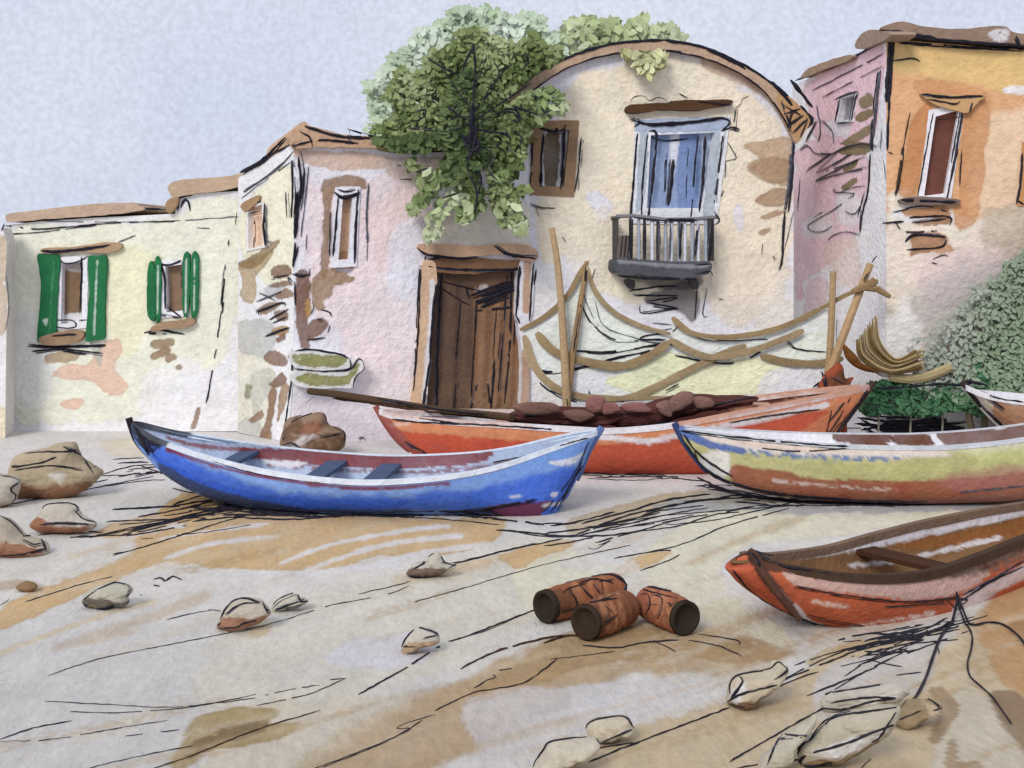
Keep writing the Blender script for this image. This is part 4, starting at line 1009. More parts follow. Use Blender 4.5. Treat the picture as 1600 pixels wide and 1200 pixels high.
# red boat behind it
cv = Canvas((196, 84, 60), .08)
cv.w("592,640 640,648 720,656 830,664 960,672 1060,664 1200,638 1360,604 1345,630 1250,648 1150,664 1050,682 960,694 900,695 800,688 700,680 612,670", (214, 140, 98), .97, 4, 2)
cv.w("900,700 1060,690 1200,660 1290,640 1290,690 1180,735 900,742", (200, 92, 66), .8, 8, 6)
cv.w("1296,640 1358,606 1330,645 1300,692 1240,692", (212, 132, 92), .9, 6, 3)
cv.s("905,680 960,684 1010,690 1045,684 1100,672 1200,652 1292,632", 8, (227, 225, 230), .97, 2.5, 1.2)
cv.s("610,664 640,662", 4, (225, 200, 190), .8, 2, 1)
cv.w("660,690 760,720 800,720 720,712", (176, 82, 84), .6, 6, 5)
cv.s("600,648 615,672 640,700", 14, (160, 88, 80), .9, 3, 1.5)
ci = Canvas((92, 50, 46), .1).w("590,640 780,650 780,664 600,650", (222, 220, 226), .9, 4, 2).w("1150,640 1360,604 1360,615 1150,650", (205, 150, 120), .9, 4, 2)
gc = Canvas((222, 218, 222), .04).s("600,646 720,660 830,668", 6, (212, 150, 112), .6, 2, 2).s("1060,664 1200,636 1360,606", 8, (205, 140, 105), .9, 2, 2)
ink = ["4 612,655 660,660 760,664 880,672", "3 690,654 690,664", "3 640,652 720,662", "6 1356,608 1335,640 1315,665 1302,690", "5 1352,612 1330,650 1300,692", "b4 1330,620 1300,670 1280,685", "b3 1300,640 1290,680", "b3 1345,625 1310,665 1290,690", "b3 1320,628 1296,660", "b3 1240,684 1300,686", "3 600,665 610,690 630,702", "4 632,690 660,705 680,716", "5 908,738 960,741 1040,741", "b3 1140,660 1200,650 1280,640", "3 905,690 930,695"]
red, rb = boat("red_boat", "orange-red boat heaped with maroon nets behind the blue boat", 590, 14.75, 1361, 14.5, .68,
     "590,640 620,649 700,657 800,663 900,669 960,671 1050,663 1150,645 1250,626 1361,603",
     "590,640 604,665 628,695 665,716 750,733 910,739 1100,741 1220,735 1285,705 1320,660 1361,603",
     cv, ci, ink, gc, stems=((150, 84, 78), (70, 50, 44)), thw=((.25, .09), (.8, .09)), thc=(190, 150, 130))

# striped yellow boat on the right
cv = Canvas((186, 182, 128), .1)
cv.w("1056,668 1150,680 1290,693 1420,696 1500,690 1600,671 1800,610 1800,660 1620,700 1500,710 1420,716 1250,713 1130,702 1080,686", (224, 212, 206), .97, 3, 1.5)
cv.w("1150,684 1290,697 1330,700 1280,708 1180,700", (220, 196, 182), .7, 4, 3)
cv.s("1058,669 1085,684 1115,696 1160,705", 11, (64, 98, 168), .97, 2, 1.2)
cv.s("1150,704 1250,713 1340,717 1420,716", 8, (84, 116, 172), .95, 3, 1.2, dry=.42)
cv.w("1110,706 1140,708 1140,728 1150,738 1120,745 1095,715", (224, 220, 218), .9, 3, 2)
cv.w("1250,722 1420,724 1600,700 1700,690 1700,720 1500,748 1300,746", (180, 178, 118), .7, 10, 6)
cv.w("1460,700 1600,690 1700,670 1700,700 1560,722", (190, 194, 130), .7, 8, 6)
cv.w("1142,732 1160,727 1230,738 1290,750 1430,752 1560,742 1660,726 1800,700 1800,760 1600,790 1400,790 1220,778 1150,758", (158, 80, 62), .96, 6, 2.5)
cv.w("1480,740 1620,724 1800,690 1800,740 1600,766 1480,764", (168, 112, 106), .7, 10, 6)
cv.s("1210,752 1260,756 1340,762 1400,766", 5, (224, 205, 198), .85, 3, 1.2, dry=.45)
cv.w("1095,715 1130,745 1140,758 1105,738", (226, 224, 228), .9, 2, 1.5)
cv.w("1300,780 1480,778 1700,760 1700,800 1300,800", (150, 110, 104), .5, 5, 4)
ci = Canvas((226, 225, 230), .05)
for q in ("1300,676 1330,672 1385,674 1392,692 1340,694 1305,690", "1398,676 1440,674 1460,694 1440,698 1400,694", "1462,674 1500,672 1560,668 1660,652 1660,700 1520,700 1480,698"): ci.w(q, (104, 62, 44), .97, 3, 1.2)
gc = Canvas((196, 200, 206), .06).s("1058,668 1085,682 1130,692", 9, (64, 98, 168), .9, 2, 1.5)
ink = ["4 1064,672 1150,683 1290,696 1330,697", "7 1066,685 1085,712 1106,736 1140,756", "6 1075,700 1095,726 1120,744", "5 1068,680 1090,708 1120,730 1145,745", "5 1100,732 1150,757 1230,774 1330,781", "4 1130,750 1200,768 1300,780 1450,784", "5 1085,705 1100,740 1125,750", "3 1190,700 1250,705 1330,700", "g3 1500,770 1600,760", "4 1062,676 1078,705"]
yb, yinfo = boat("yellow_boat", "yellow boat with blue line and rust-red bottom, cut by the right edge", 1057, 12.7, 1820, 12.6, .44,
     "1057,668 1150,682 1290,695 1420,699 1500,697 1600,686 1700,664 1820,622",
     "1057,668 1068,690 1085,714 1106,737 1140,757 1220,774 1350,783 1450,785 1600,778 1720,748 1780,700 1820,622",
     cv, ci, ink, gc, stems=((56, 70, 110), (90, 60, 50)), thw=((.45, .09),), thc=(120, 78, 56), floor=.6, gun=(.02, .028))

# front boat
cv = Canvas((192, 96, 62), .08)
cv.w("1230,893 1300,902 1420,906 1530,888 1545,900 1490,930 1420,937 1330,928 1250,916 1225,900", (204, 172, 162), .97, 4, 1.5)
cv.w("1176,864 1250,886 1350,899 1450,892 1530,866 1600,838 1700,790 1700,825 1600,862 1530,892 1440,912 1350,911 1250,899 1180,885", (76, 56, 44), .97, 4, 1.5)
cv.w("1400,905 1530,880 1620,850 1620,866 1530,900", (112, 96, 86), .7, 5, 3, dry=.3)
cv.s("1270,940 1300,945 1325,950", 7, (230, 205, 190), .9, 3, 1.2, dry=.4)
cv.s("1330,980 1380,972 1420,966 1460,958", 6, (230, 210, 198), .85, 3, 1.2, dry=.42)
cv.w("1140,888 1176,880 1200,910 1250,965 1230,962 1190,930", (184, 88, 60), .9, 3, 2)
cv.s("1178,872 1195,898 1220,930 1252,968 1265,978", 17, (84, 52, 42), .97, 3, 1.2)
cv.s("1196,892 1215,918 1235,940", 7, (150, 110, 98), .8, 2, 1.5)
cv.s("1242,945 1262,968 1285,978", 5, (228, 224, 228), .9, 2, 1.2)
cv.w("1500,935 1600,882 1700,840 1700,880 1600,905 1500,962", (222, 220, 222), .8, 4, 2)
ci = Canvas((128, 94, 62), .16).w("1180,865 1330,850 1500,815 1620,780 1620,800 1450,838 1330,862 1200,875", (224, 222, 228), .95, 3, 1.5).w("1400,850 1500,830 1700,790 1700,815 1560,842 1440,860", (150, 92, 44), .8, 6, 4).s("1330,884 1420,872 1560,840", 7, (226, 222, 226), .9, 3, 1.2, dry=.2).s("1500,820 1540,812", 3, (228, 222, 220), .9, 1, 1)
gc = Canvas((72, 54, 42), .1).w("1140,885 1172,876 1172,892 1145,895", (120, 60, 44), .9, 2, 2)
ink = ["5 1145,890 1165,915 1200,942 1260,970 1340,990", "6 1230,955 1290,980 1350,990", "4 1178,868 1190,893 1240,955 1255,975", "3 1240,915 1320,930 1420,940 1500,932", "b3 1260,960 1300,970 1350,978", "5 1185,868 1230,886 1300,894", "3 1250,890 1350,904", "5 1490,935 1510,938 1498,948 1512,952", "6 1495,925 1500,960", "4 1500,940 1550,908 1600,885", "4 1505,930 1560,900 1600,876", "4 1480,938 1498,955", "5 1335,988 1400,990 1450,980 1490,966", "b3 1380,948 1440,945 1480,940"]
fbt, fi_ = boat("front_boat", "terracotta red boat with a dark rim nearest the viewer at the right", 1172, 8.25, 1811, 11.2, .46,
     "1172,864 1190,874 1250,888 1350,901 1450,895 1530,870 1600,842 1700,803 1811,765",
     "1172,864 1152,879 1140,890 1150,901 1166,917 1200,940 1260,970 1340,989 1430,986 1500,957 1600,897 1700,845 1770,800 1811,765",
     cv, ci, ink, gc, stems=(None, (80, 56, 44)), thw=((.52, .10),), thc=(72, 44, 28), skew=-.05, gun=(.03, .045), pw=.75, cut=9, gun_far=Canvas((122, 98, 80), .1))
mb = MB()
q = np.array([fi_["A"] + fi_["ur"][k] * fi_["ax"] + (fi_["b"][k] + .015) * fi_["n"] for k in (14, 16)])
tube(mb, [P3(1172, 862, 8.22), P3(1180, 868, 8.18), P3(1194, 898, 8.08), P3(1218, 930, 8.05), P3(1250, 968, 8.1)], [.028, .034, .03, .026, .018], MID, alb((84, 56, 44)), 7)
strokes(mb, ["5 1172,862 1182,872 1192,893", "4 1164,868 1172,862", "5 1184,862 1205,876", "4 1176,858 1190,864 1210,868"], lambda x, y: P3(x, y, 8.1))
mb.build("bow_post", fbt)

# little white and brown boat at the right edge
cv = Canvas((224, 218, 216), .05).w("1545,625 1580,630 1700,642 1800,642 1800,720 1640,712 1600,690 1572,668 1548,645", (178, 120, 76), .95, 5, 2).w("1508,604 1550,625 1545,645 1520,625", (220, 204, 180), .9, 4, 2)
ci = Canvas((222, 222, 230), .05).s("1540,612 1600,612 1700,618", 6, (150, 168, 200), .8, 2, 1.5)
boat("white_boat", "small white and brown boat with white bow, at right edge before the hedge", 1507, 14.25, 1830, 14.3, .5,
     "1507,602 1545,617 1600,626 1680,634 1740,630 1830,604",
     "1507,602 1528,630 1550,655 1578,680 1620,706 1700,722 1780,700 1830,604",
     cv, ci, ["6 1508,604 1530,630 1555,655 1575,674", "6 1520,615 1540,640 1570,668", "4 1512,604 1560,622 1600,628", "5 1545,622 1570,640"], Canvas((224, 222, 226), .04), stems=((60, 50, 48), (80, 60, 50)), thw=(), floor=.6)

# heap of netting with floats lying in the red boat
mb = MB(); root = thing("net_heap", P3(960, 650, 14.55), "heap of dark maroon netting with dull pinkish-brown floats lying in the red boat", "fishing net")
hp = Canvas((86, 50, 46), .2)
pillow(mb, "785,654 810,640 860,638 900,644 950,640 1000,630 1050,620 1090,616 1130,619 1185,622 1165,632 1090,645 1020,668 985,672 940,664 900,676 840,668", 14.55, .24, hp, MID, .02, seed=4)
strokes(mb, ["5 1090,640 1140,628 1200,618", "4 800,648 850,650", "6 915,605 922,630", "5 925,608 932,630", "3 1000,668 1080,648"], caster(mb)); mb.build("netting", root)
for k, (q, c) in enumerate((("800,635 830,628 865,630 875,640 850,648 815,646", (129, 101, 87)), ("916,625 930,618 945,622 942,640 928,646 918,640", (151, 104, 99)), ("940,630 960,630 970,640 955,648 942,646", (153, 101, 98)), ("972,632 1000,628 1012,634 1018,644 990,644 976,642", (151, 103, 101)), ("1025,632 1045,626 1050,650 1035,648", (144, 113, 101)), ("1044,628 1062,612 1085,615 1080,632 1060,642 1048,644", (147, 118, 104)), ("1085,620 1110,622 1116,634 1095,640 1085,634", (142, 111, 99)), ("882,642 910,640 930,650 905,660 884,652", (125, 96, 84)))):
    m2 = MB(); pillow(m2, q, 14.25, .05, Canvas(tuple(.5 * q + .5 * w for q, w in zip(c, (108, 72, 66))), .2), MID, .008, rings=5, seed=20 + k); m2.build("float", root)

# long pole leaning from the ledge over the red boat
mb = MB(); o = thing("wooden_pole", P3(600, 628, 15.3), "long dark wooden pole lying from the mossy ledge onto the red boat", "pole")
pp = smooth([(484, 611), (520, 615), (600, 627), (690, 641), (740, 646), (800, 652)], False, 6)
dd = np.linspace(16.1, 14.3, len(pp)); P = np.array([P3(x, y, d) for (x, y), d in zip(pp, dd)])
tube(mb, P, .045, MID, alb((78, 60, 44)), 7)
strokes(mb, ["b6 490,613 560,624 640,635", "b5 520,622 620,636 690,646", "5 560,618 690,640 760,647", "g2 478,630 490,620"], lambda x, y: P3(x, y, np.interp(x, [484, 800], [16.0, 14.2])))
mb.build("shaft", o)

# ------------------------------------------------------------------ net hung to dry, its poles, the reed sheaf
npl = Plane(815, 15.95, 1345, 15.55)
root = thing("drying_net", (*npl.hit(1050, 600)[:2], 0.0), "pale fishing net hung in tan swags between poles before the cream house", "fishing net")
cv = Canvas((224, 228, 224), .03).w("915,420 940,480 1000,520 1050,540 1020,570 940,580 860,545 880,480", (220, 226, 214), .9, 8, 5).w("950,600 965,585 1020,560 1050,548 1110,566 1165,560 1232,565 1215,600 1180,618 1020,620", (229, 231, 188), .95, 6, 2.5).w("890,585 945,585 940,620 900,618", (228, 229, 236), .8, 5, 2).w("1210,545 1290,520 1290,570 1220,575", (224, 230, 216), .9, 8, 4).w("818,590 850,610 860,640 820,640", (228, 230, 200), .8, 5, 3).w("1200,580 1290,560 1290,600 1190,620", (228, 229, 236), .8, 5, 2)
mb = MB()
npoly = wobble(smooth(pts("915,418 928,450 955,487 1000,512 1048,522 1050,500 1085,520 1130,528 1190,520 1245,504 1290,478 1295,560 1290,600 1180,622 1000,626 900,628 865,622 838,590 822,545 818,515 850,498 885,462"), True, 3), 1, 8)
grid_fill(mb, npl, npoly, [], 0, .018, cv, WALL)
V = mb.v[0]; x, y = topx(V); w_ = .10 * fbm(x, y * .4, 70, 12, 3); V[:] = V + np.outer(w_, npl.n3())
Vb = V.copy() - .006 * npl.n3()
mb.add(Vb, [q[::-1] for q in mb.f], WALL, mb.c[0])
nsurf = caster(mb, .008)
strokes(mb, ["5 926,436 940,468 975,498 1030,515", "3 905,460 920,500 960,530 1010,530", "g2 930,470 945,510 1000,530", "4 898,548 950,550 1020,540 1060,535", "4 840,578 880,580 960,560 1030,545", "3 1060,510 1100,530 1140,532 1200,530", "4 1060,500 1100,522 1130,530", "4 1055,555 1110,566 1160,564 1220,530 1250,518", "3 1230,530 1245,545 1290,550", "3 812,520 820,560 845,600 890,630", "3 830,582 860,582", "5 824,560 826,580", "3 1060,506 1050,518 1010,524 1000,530 1040,530", "g3 1000,532 1060,540", "5 950,625 1000,628 1010,625", "4 1270,605 1285,596", "g2 912,430 915,470 935,510", "6 920,610 922,628", "3 1040,610 1060,600", "3 860,610 900,628 940,632"], nsurf)
mb.build("net_cloth", root)
def rope(name, parent, line, wd, dep, col, flat=.07, off=.05):
    q = smooth(pts(line), False, 8)
    P = np.array([dep(x, y, off) for x, y in q]); k = np.arange(len(q)) * 6.0
    r = .5 * wd * .62 * P[:, 1] / F * (1 + .6 * fbm(k, k * 0 + wd, 25, int(wd) + len(q), 3))
    r *= np.clip(.5 + np.minimum(np.arange(len(q)), np.arange(len(q))[::-1]) / 5, 0, 1)
    C = alb(col)[None] * (1 + .25 * fbm(k, k * 0, 40, len(q), 3))[:, None]
    m = MB(); tube(m, P, r, MID, C, 9, flat); return m.build(name, parent)
tan = (164, 144, 110)
for k, (ln, w) in enumerate((("812,516 850,496 885,464 908,424 917,412", 13), ("916,414 930,455 958,487 1000,509 1048,522", 13), ("838,520 868,550 920,566 970,572 1012,558 1046,534", 22), ("819,524 834,570 862,602 900,618 960,624 1000,616 1050,592 1110,562 1166,540", 20), ("1050,496 1080,520 1130,527 1190,520 1240,504 1290,478", 15), ("1046,530 1080,549 1112,558 1160,552 1220,532 1256,516", 18), ("1188,556 1230,566 1280,568 1318,560", 19), ("930,624 1000,622 1080,622 1166,620", 13), ("1288,480 1320,462 1350,450 1372,438", 13))):
    rope("net_rope", root, ln, w, npl.hit, tan if k % 2 else (156, 134, 98), off=.04 + .02 * (k % 3))
def pole(label, line, wd, d, col, ink):
    q = smooth(pts(line), False, 6); d = np.linspace(d[0], d[1], len(q))
    P = np.array([P3(x, y, k) for (x, y), k in zip(q, d)])
    g = P[-1].copy(); dirn = P[-1] - P[-3]; dirn = dirn / abs(dirn[2]); P = np.vstack((P, g + dirn * max(g[2], 0.01)))   # down to the sand
    o = thing("net_pole", (P[-1][0], P[-1][1], 0), label, "pole", "poles holding the drying net")
    m = MB(); n = len(P); tube(m, P, np.linspace(wd[0], wd[1], n) * .5 * 15.7 / F, MID, alb(col)[None] * (1 + .2 * fbm(np.arange(n) * 6., np.zeros(n), 30, 3))[:, None], 8)
    strokes(m, ink, lambda x, y: P3(x, y, d.mean() - .12)); m.build("shaft", o)
pole("tall thin tan pole standing left of the net, beside the door", "862,356 872,420 880,520 886,640", (9, 14), (15.75, 15.7), (176, 148, 112), ["2 885,600 887,640"])
pole("tan pole with a black tip holding the net's highest peak", "917,408 906,480 894,560 884,640", (7, 13), (15.85, 15.75), (160, 130, 92), ["7 917,410 914,440", "3 908,470 896,550"])
pole("upright tan pole at the net's right end", "1302,424 1300,480 1296,560 1290,610", (9, 12), (15.4, 15.3), (170, 142, 104), ["2 1308,500 1306,560", "6 1284,580 1290,600"])
pole("leaning tan pole with a forked twig at the net's right end", "1360,412 1338,470 1312,540 1288,610", (11, 14), (15.2, 15.2), (176, 144, 106), ["5 1362,410 1370,400", "4 1358,425 1350,440", "5 1290,590 1284,612", "4 1282,600 1278,615"])
tw = MB(); tube(tw, [P3(1330, 456, 15.15), P3(1352, 448, 15.1), P3(1372, 452, 15.1), P3(1391, 464, 15.1)], [.03, .05, .04, .025], MID, alb((146, 118, 82)), 6); tube(tw, [P3(1352, 450, 15.1), P3(1368, 438, 15.1)], .05, MID, alb((140, 112, 78)), 6)
tw.build("twig", [o for o in bpy.data.objects if o.name.startswith("net_pole")][-1])

root = thing("reed_sheaf", (*P3(1390, 570, 14.85)[:2], 0), "curved sheaf of straw-coloured reeds leaning beside the net poles", "reeds")
mb = MB(); rg = random.Random(5)
for k in range(46):
    t = (k % 23) / 22
    a = (1338 + 32 * t, 535 - 42 * t + rg.uniform(-6, 6)); b = (1345 + 30 * t, 562 - 30 * t); c = (1390 + 10 * t, 583 - 22 * t); e = (1432 + rg.uniform(-6, 12), 575 - 34 * t * .8 + rg.uniform(-3, 3))
    q = smooth([a, b, c, e], False, 6); d = 14.8 + rg.uniform(-.12, .12)
    tube(mb, [P3(x, y, d) for x, y in q], np.linspace(.005, .013, len(q)) * rg.uniform(.7, 1.4), MID, alb(rg.choice(((142, 120, 78), (166, 146, 104), (122, 98, 60), (184, 168, 134)))), 5)
q = smooth(pts("1390,588 1420,592 1450,588 1486,573"), False, 6); tube(mb, [P3(x, y, 14.8) for x, y in q], .055, MID, alb((168, 152, 112)), 7, .6)
mb.build("reeds", root)
mb = MB(); pillow(mb, "1318,538 1330,548 1350,570 1374,583 1352,580 1334,572 1320,556", 14.75, .07, Canvas((112, 68, 32), .1), MID, .006, seed=31); mb.build("binding", root)
mb = MB(); pillow(mb, "1365,575 1385,564 1408,572 1400,586 1376,588", 14.9, .1, Canvas((214, 208, 196), .05), MID, .01, seed=33); mb.build("root_end", root)
# stump at the poles' foot, standing behind the red boat
root = thing("timber_stump", (*P3(1298, 600, 15.0)[:2], 0), "small rust-brown timber stump at the foot of the leaning poles", "stump")
mb = MB(); pillow(mb, "1278,612 1288,588 1305,568 1316,572 1322,592 1334,590 1318,604 1322,700 1282,700", 15.0, .12, Canvas((150, 72, 44), .14).w("1290,590 1320,575 1325,600 1300,606", (88, 66, 48), .8, 4, 2), MID, .02, seed=35)
strokes(mb, ["8 1284,580 1290,606", "5 1300,590 1318,600"], caster(mb)); mb.build("timber", root)

# ------------------------------------------------------------------ plants
root = thing("climbing_plant", P3(735, 226, 16.75), "green climbing plant hanging over the pink house roof beside the vault", "climbing plant")
mb = MB()
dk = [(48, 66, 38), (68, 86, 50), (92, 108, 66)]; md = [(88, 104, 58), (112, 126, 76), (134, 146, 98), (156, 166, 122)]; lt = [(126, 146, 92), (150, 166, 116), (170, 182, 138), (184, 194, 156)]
leaves(mb, ["572,212 590,196 622,176 606,150 622,122 650,104 672,88 690,76 726,60 720,48 740,42 766,52 790,66 830,60 860,68 880,84 850,100 815,130 785,170 760,200 720,216 660,208 620,212"], 4800, 16.5, 17.0, 6.2, md, 3, tilt=.28, ragged=16)
leaves(mb, ["700,210 760,190 800,160 830,140 830,190 820,250 800,270 800,300 815,330 815,355 780,358 768,320 752,250 720,240"], 1500, 16.45, 16.85, 6.2, md, 4, tilt=.28, ragged=8)
leaves(mb, ["822,160 850,135 880,148 886,172 860,182 830,200"], 150, 16.6, 16.9, 9, lt, 5, ragged=4)
for k, q in enumerate(("660,272 700,262 690,300 660,320 640,345 638,330 650,300", "680,318 705,300 728,285 722,310 700,330 690,360 670,374 658,368 668,340", "690,250 735,235 750,280 735,318 722,300 700,285 682,270", "716,320 735,305 742,330 730,350 718,340", "736,300 750,290 754,320 740,338", "766,270 790,262 800,300 820,340 815,358 790,360 775,330", "805,352 822,348 818,362 806,366", "800,250 815,250 808,275 796,268", "816,290 828,298 816,305 806,298", "638,254 655,252 650,270 642,266", "652,282 664,268 668,282 656,290")):
    leaves(mb, [q], 60 if k < 6 else 14, 16.4, 16.75, 10, lt if k in (0, 1, 3, 5) else md, 50 + k, ragged=2)
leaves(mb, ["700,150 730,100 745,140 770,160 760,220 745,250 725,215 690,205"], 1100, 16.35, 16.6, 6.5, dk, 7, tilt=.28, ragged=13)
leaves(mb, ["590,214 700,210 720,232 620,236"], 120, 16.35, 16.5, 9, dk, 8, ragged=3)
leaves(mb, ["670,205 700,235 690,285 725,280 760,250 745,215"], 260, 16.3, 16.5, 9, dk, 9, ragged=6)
vs = lambda x, y: P3(x, y, 16.28)
strokes(mb, ["12.2 738,160 736,190 734,222", "8.1 728,225 740,215 748,228 736,235 724,218", "6.8 720,210 735,222 750,240", "4.1 740,70 742,110 738,160", "2.7 736,170 700,120 690,95", "4.1 735,190 690,160 680,140", "2.7 735,190 700,205 640,200", "4.1 738,180 780,120 800,100", "4.1 740,190 800,150 830,130", "4.1 738,230 730,260 745,300 742,335", "2.7 745,230 770,240 760,262 780,285", "4.1 740,200 770,180 800,175 815,195", "2.7 640,155 660,150 676,145", "4.1 724,66 740,70 730,90 722,110", "2.7 760,85 750,120 740,130", "2.7 770,95 780,115 765,130", "4.1 670,92 690,105 720,120", "2.7 672,125 682,140 674,150 684,166", "4.1 650,175 665,172 660,185 640,190", "2.7 768,180 790,175 800,190 778,192 768,182", "5.4 785,170 806,172 812,190 800,188", "4.1 800,205 815,215 810,235", "2.7 775,210 785,220 775,228 788,236", "5.4 745,265 752,280 744,310", "2.7 700,190 715,180 708,170 720,160", "2.7 730,140 720,150 735,165", "4.1 745,300 748,310", "2.7 690,200 720,195", "4.1 820,82 826,95 815,110", "2.7 850,135 846,150 860,146 870,140", "4.1 845,165 850,175 862,172", "5.4 735,200 760,205 790,210 800,220", "6.8 745,190 740,230 732,250", "4.1 756,155 770,140 766,125 780,130", "2.7 800,95 806,80 810,86", "5.4 800,165 840,180", "4.1 835,150 842,155 836,160", "2.7 656,270 670,262 650,268", "4.1 690,310 720,300", "2.7 740,340 745,345"], vs)
mb.build("foliage", root)
mb = MB(); tube(mb, [P3(738, 165, 16.6), P3(736, 200, 16.6), P3(735, 228, 16.7)], [.05, .07, .09], LEAF, alb((74, 62, 46)), 7)
mb.build("stem", root)

root = thing("olive_tree", (*P3(760, 100, 21.6)[:2], 0), "pale green tree rising behind the pink house roof and vault", "tree")
mb = MB()
pale = [(160, 182, 148), (172, 192, 162), (184, 201, 176), (196, 210, 192)]; pale2 = [(162, 176, 128), (176, 188, 144), (188, 198, 164)]
leaves(mb, ["570,205 572,160 578,130 600,112 612,85 640,70 660,50 690,40 704,22 735,12 765,12 800,22 832,34 870,40 905,52 900,75 860,100 800,130 740,190 640,215 580,212"], 8500, 20.8, 21.8, 8, pale, 61, tilt=.2, ragged=20, jit=.06, dens=lambda x, y: np.clip(1.25 - np.hypot((x - 755) / 185, (y - 130) / 135) ** 2 * 1.1, .06, 1))
leaves(mb, ["880,60 892,34 918,26 940,36 958,34 970,46 985,36 1004,30 1016,42 1050,42 1066,56 1066,70 960,80 890,100"], 800, 20.8, 22.0, 11, pale2, 62, tilt=.5, ragged=6)
mb.build("crown", root)
mb = MB()
b0 = P3(760, 100, 21.6)
tube(mb, [(b0[0], b0[1], 0), (b0[0] + .1, b0[1], 2), (b0[0] - .1, b0[1], 4), P3(745, 150, 21.6), P3(740, 80, 21.6)], [.22, .18, .15, .10, .03], LEAF, alb((120, 110, 90)), 8)
for x, y in ((640, 110), (690, 70), (820, 70), (900, 70), (990, 60), (610, 170)):
    tube(mb, [(b0[0], b0[1], 4.0), (P3((x + 760) / 2, (y + 220) / 2, 21.6)), P3(x, y, 21.6)], [.10, .06, .02], LEAF, alb((120, 112, 92)), 6)
mb.build("trunk", root)
root = thing("hanging_creeper", P3(1020, 92, 17.3), "small sprig of yellow-green creeper hanging under the vault edge", "climbing plant")
mb = MB(); leaves(mb, ["975,82 1000,84 1036,82 1036,100 1024,108 1016,120 1002,112 990,98"], 110, 17.2, 17.5, 9, [(168, 172, 118), (186, 186, 134), (194, 196, 150)], 64, ragged=3); mb.build("foliage", root)
mb = MB(); tube(mb, [P3(990, 80, 17.3), P3(1010, 95, 17.3), P3(1018, 112, 17.3)], .012, LEAF, alb((120, 112, 80)), 5); mb.build("stem", root)

root = thing("shrub", (*P3(1545, 600, 14.95)[:2], 0), "soft grey-green shrub growing against the orange house at the right edge", "shrub")
mb = MB()
def bcol(x, y, cl, rg):
    t = min(1, max(0, (x - 1430) / 150 + (y - 520) / 300 + (cl - .5) * .9))
    a = np.array((170, 170, 164)); b = np.array((146, 157, 138)); c = np.array((128, 146, 118))
    return a * (1 - t) ** 2 + b * 2 * t * (1 - t) + c * t * t
leaves(mb, ["1680,380 1600,395 1560,430 1515,455 1490,490 1455,510 1430,545 1425,585 1440,612 1680,620"], 13000, 14.8, 15.05, 5.2, bcol, 71, tilt=.15, ragged=26, jit=.05, dens=lambda x, y: np.clip(.12 + (x - 1450) / 130 + (y - 560) / 220, .05, 1))
mb.build("foliage", root)
for x, y in ((1480, 540), (1530, 490), (1590, 450), (1640, 470)):
    mb = MB(); tube(mb, [P3(1545 + (x - 1545) * .3, 725, 14.9), P3((x + 1545) / 2, 640, 14.9), P3(x, y, 14.9)], [.05, .035, .012], LEAF, alb((110, 100, 80)), 6); mb.build("stem", root)
root = thing("hedge", (*P3(1440, 640, 14.95)[:2], 0), "low dark green hedge between the red boat and the small white boat", "hedge")
mb = MB(); gd_ = [(58, 98, 68), (74, 116, 82), (92, 134, 96), (120, 150, 116)]
leaves(mb, ["1345,606 1400,600 1460,604 1500,596 1530,600 1528,610 1545,630 1535,648 1500,640 1440,648 1380,645 1348,642"], 3400, 14.8, 15.1, 5.5, gd_, 81, tilt=.25, ragged=5, jit=.07)
leaves(mb, ["1528,570 1536,572 1545,600 1560,605 1530,604"], 50, 14.8, 14.9, 8, gd_[:2], 83, ragged=2)
mb.build("foliage", root)
mb = MB(); hs = lambda x, y: P3(x, y, 14.72)
strokes(mb, ["5 1365,606 1420,604 1470,600 1500,602 1520,598", "6 1500,600 1515,596 1540,602", "4 1385,632 1400,630 1398,640", "3 1430,618 1450,615", "3 1350,630 1380,634", "3 1420,642 1435,640", "5 1530,598 1545,604"], hs)
mb.build("twig", root)
for x in (1370, 1420, 1470, 1515):
    mb = MB(); tube(mb, [P3(x, 728, 15.05), P3(x + 4, 636, 15.0)], .011, LEAF, alb((150, 146, 130)), 5); mb.build("stem", root)

# ------------------------------------------------------------------ stones
def stone(label, poly, yb, thick, base, washes=(), ink=(), rough=.012, up=None):
    d = gd(yb) + thick * .05
    mb = MB(); cv = Canvas(tuple(q * .89 for q in base), .09)
    for w in washes: cv.w(w[0], tuple(q * .95 for q in w[1]), *w[2:])  # brown foot washes paint shade onto the stones' lower sides
    SEED[0] += 1
    pillow(mb, poly, d, thick, cv, NEAR, rough, seed=SEED[0])
    strokes(mb, ink, caster(mb, .004))
    c = np.mean(pts(poly), 0)
    o = mb.build("stone", None, loc=(*P3(c[0], yb, d)[:2], 0.0))
    return tag(o, label, "stone", "stones on the beach")
B1 = (150, 108, 78); GR = (192, 180, 158)
stone("large tan boulder with rust-brown foot at left, in front of the yellow house", "14,745 24,712 60,702 100,692 118,694 130,720 158,738 150,752 130,768 90,780 36,782 22,765", 776, .22, (190, 172, 142), [("28,752 80,752 120,752 150,748 120,775 40,784", (132, 88, 62), .95, 4, 1.5), ("85,735 110,735 105,748", (220, 216, 210), .8, 3, 2)], ["4 40,708 70,706 100,706 122,704", "4 98,698 130,712 150,728", "4 20,722 18,712 30,707", "5 14,730 60,724 88,714", "3 22,735 80,728 130,735", "4 130,715 140,730 150,745", "4 145,728 168,732 160,742"], .02)
stone("pale stone at the left edge beside the large tan boulder", "-30,742 0,742 18,745 32,752 28,770 18,786 -30,800", 792, .16, (204, 194, 178), [("-30,785 10,782 0,800 -30,800", (180, 150, 120), .8, 3, 2)], ["5 0,743 20,746 32,752", "4 30,754 16,765 26,775 18,786", "4 0,794 24,784"])
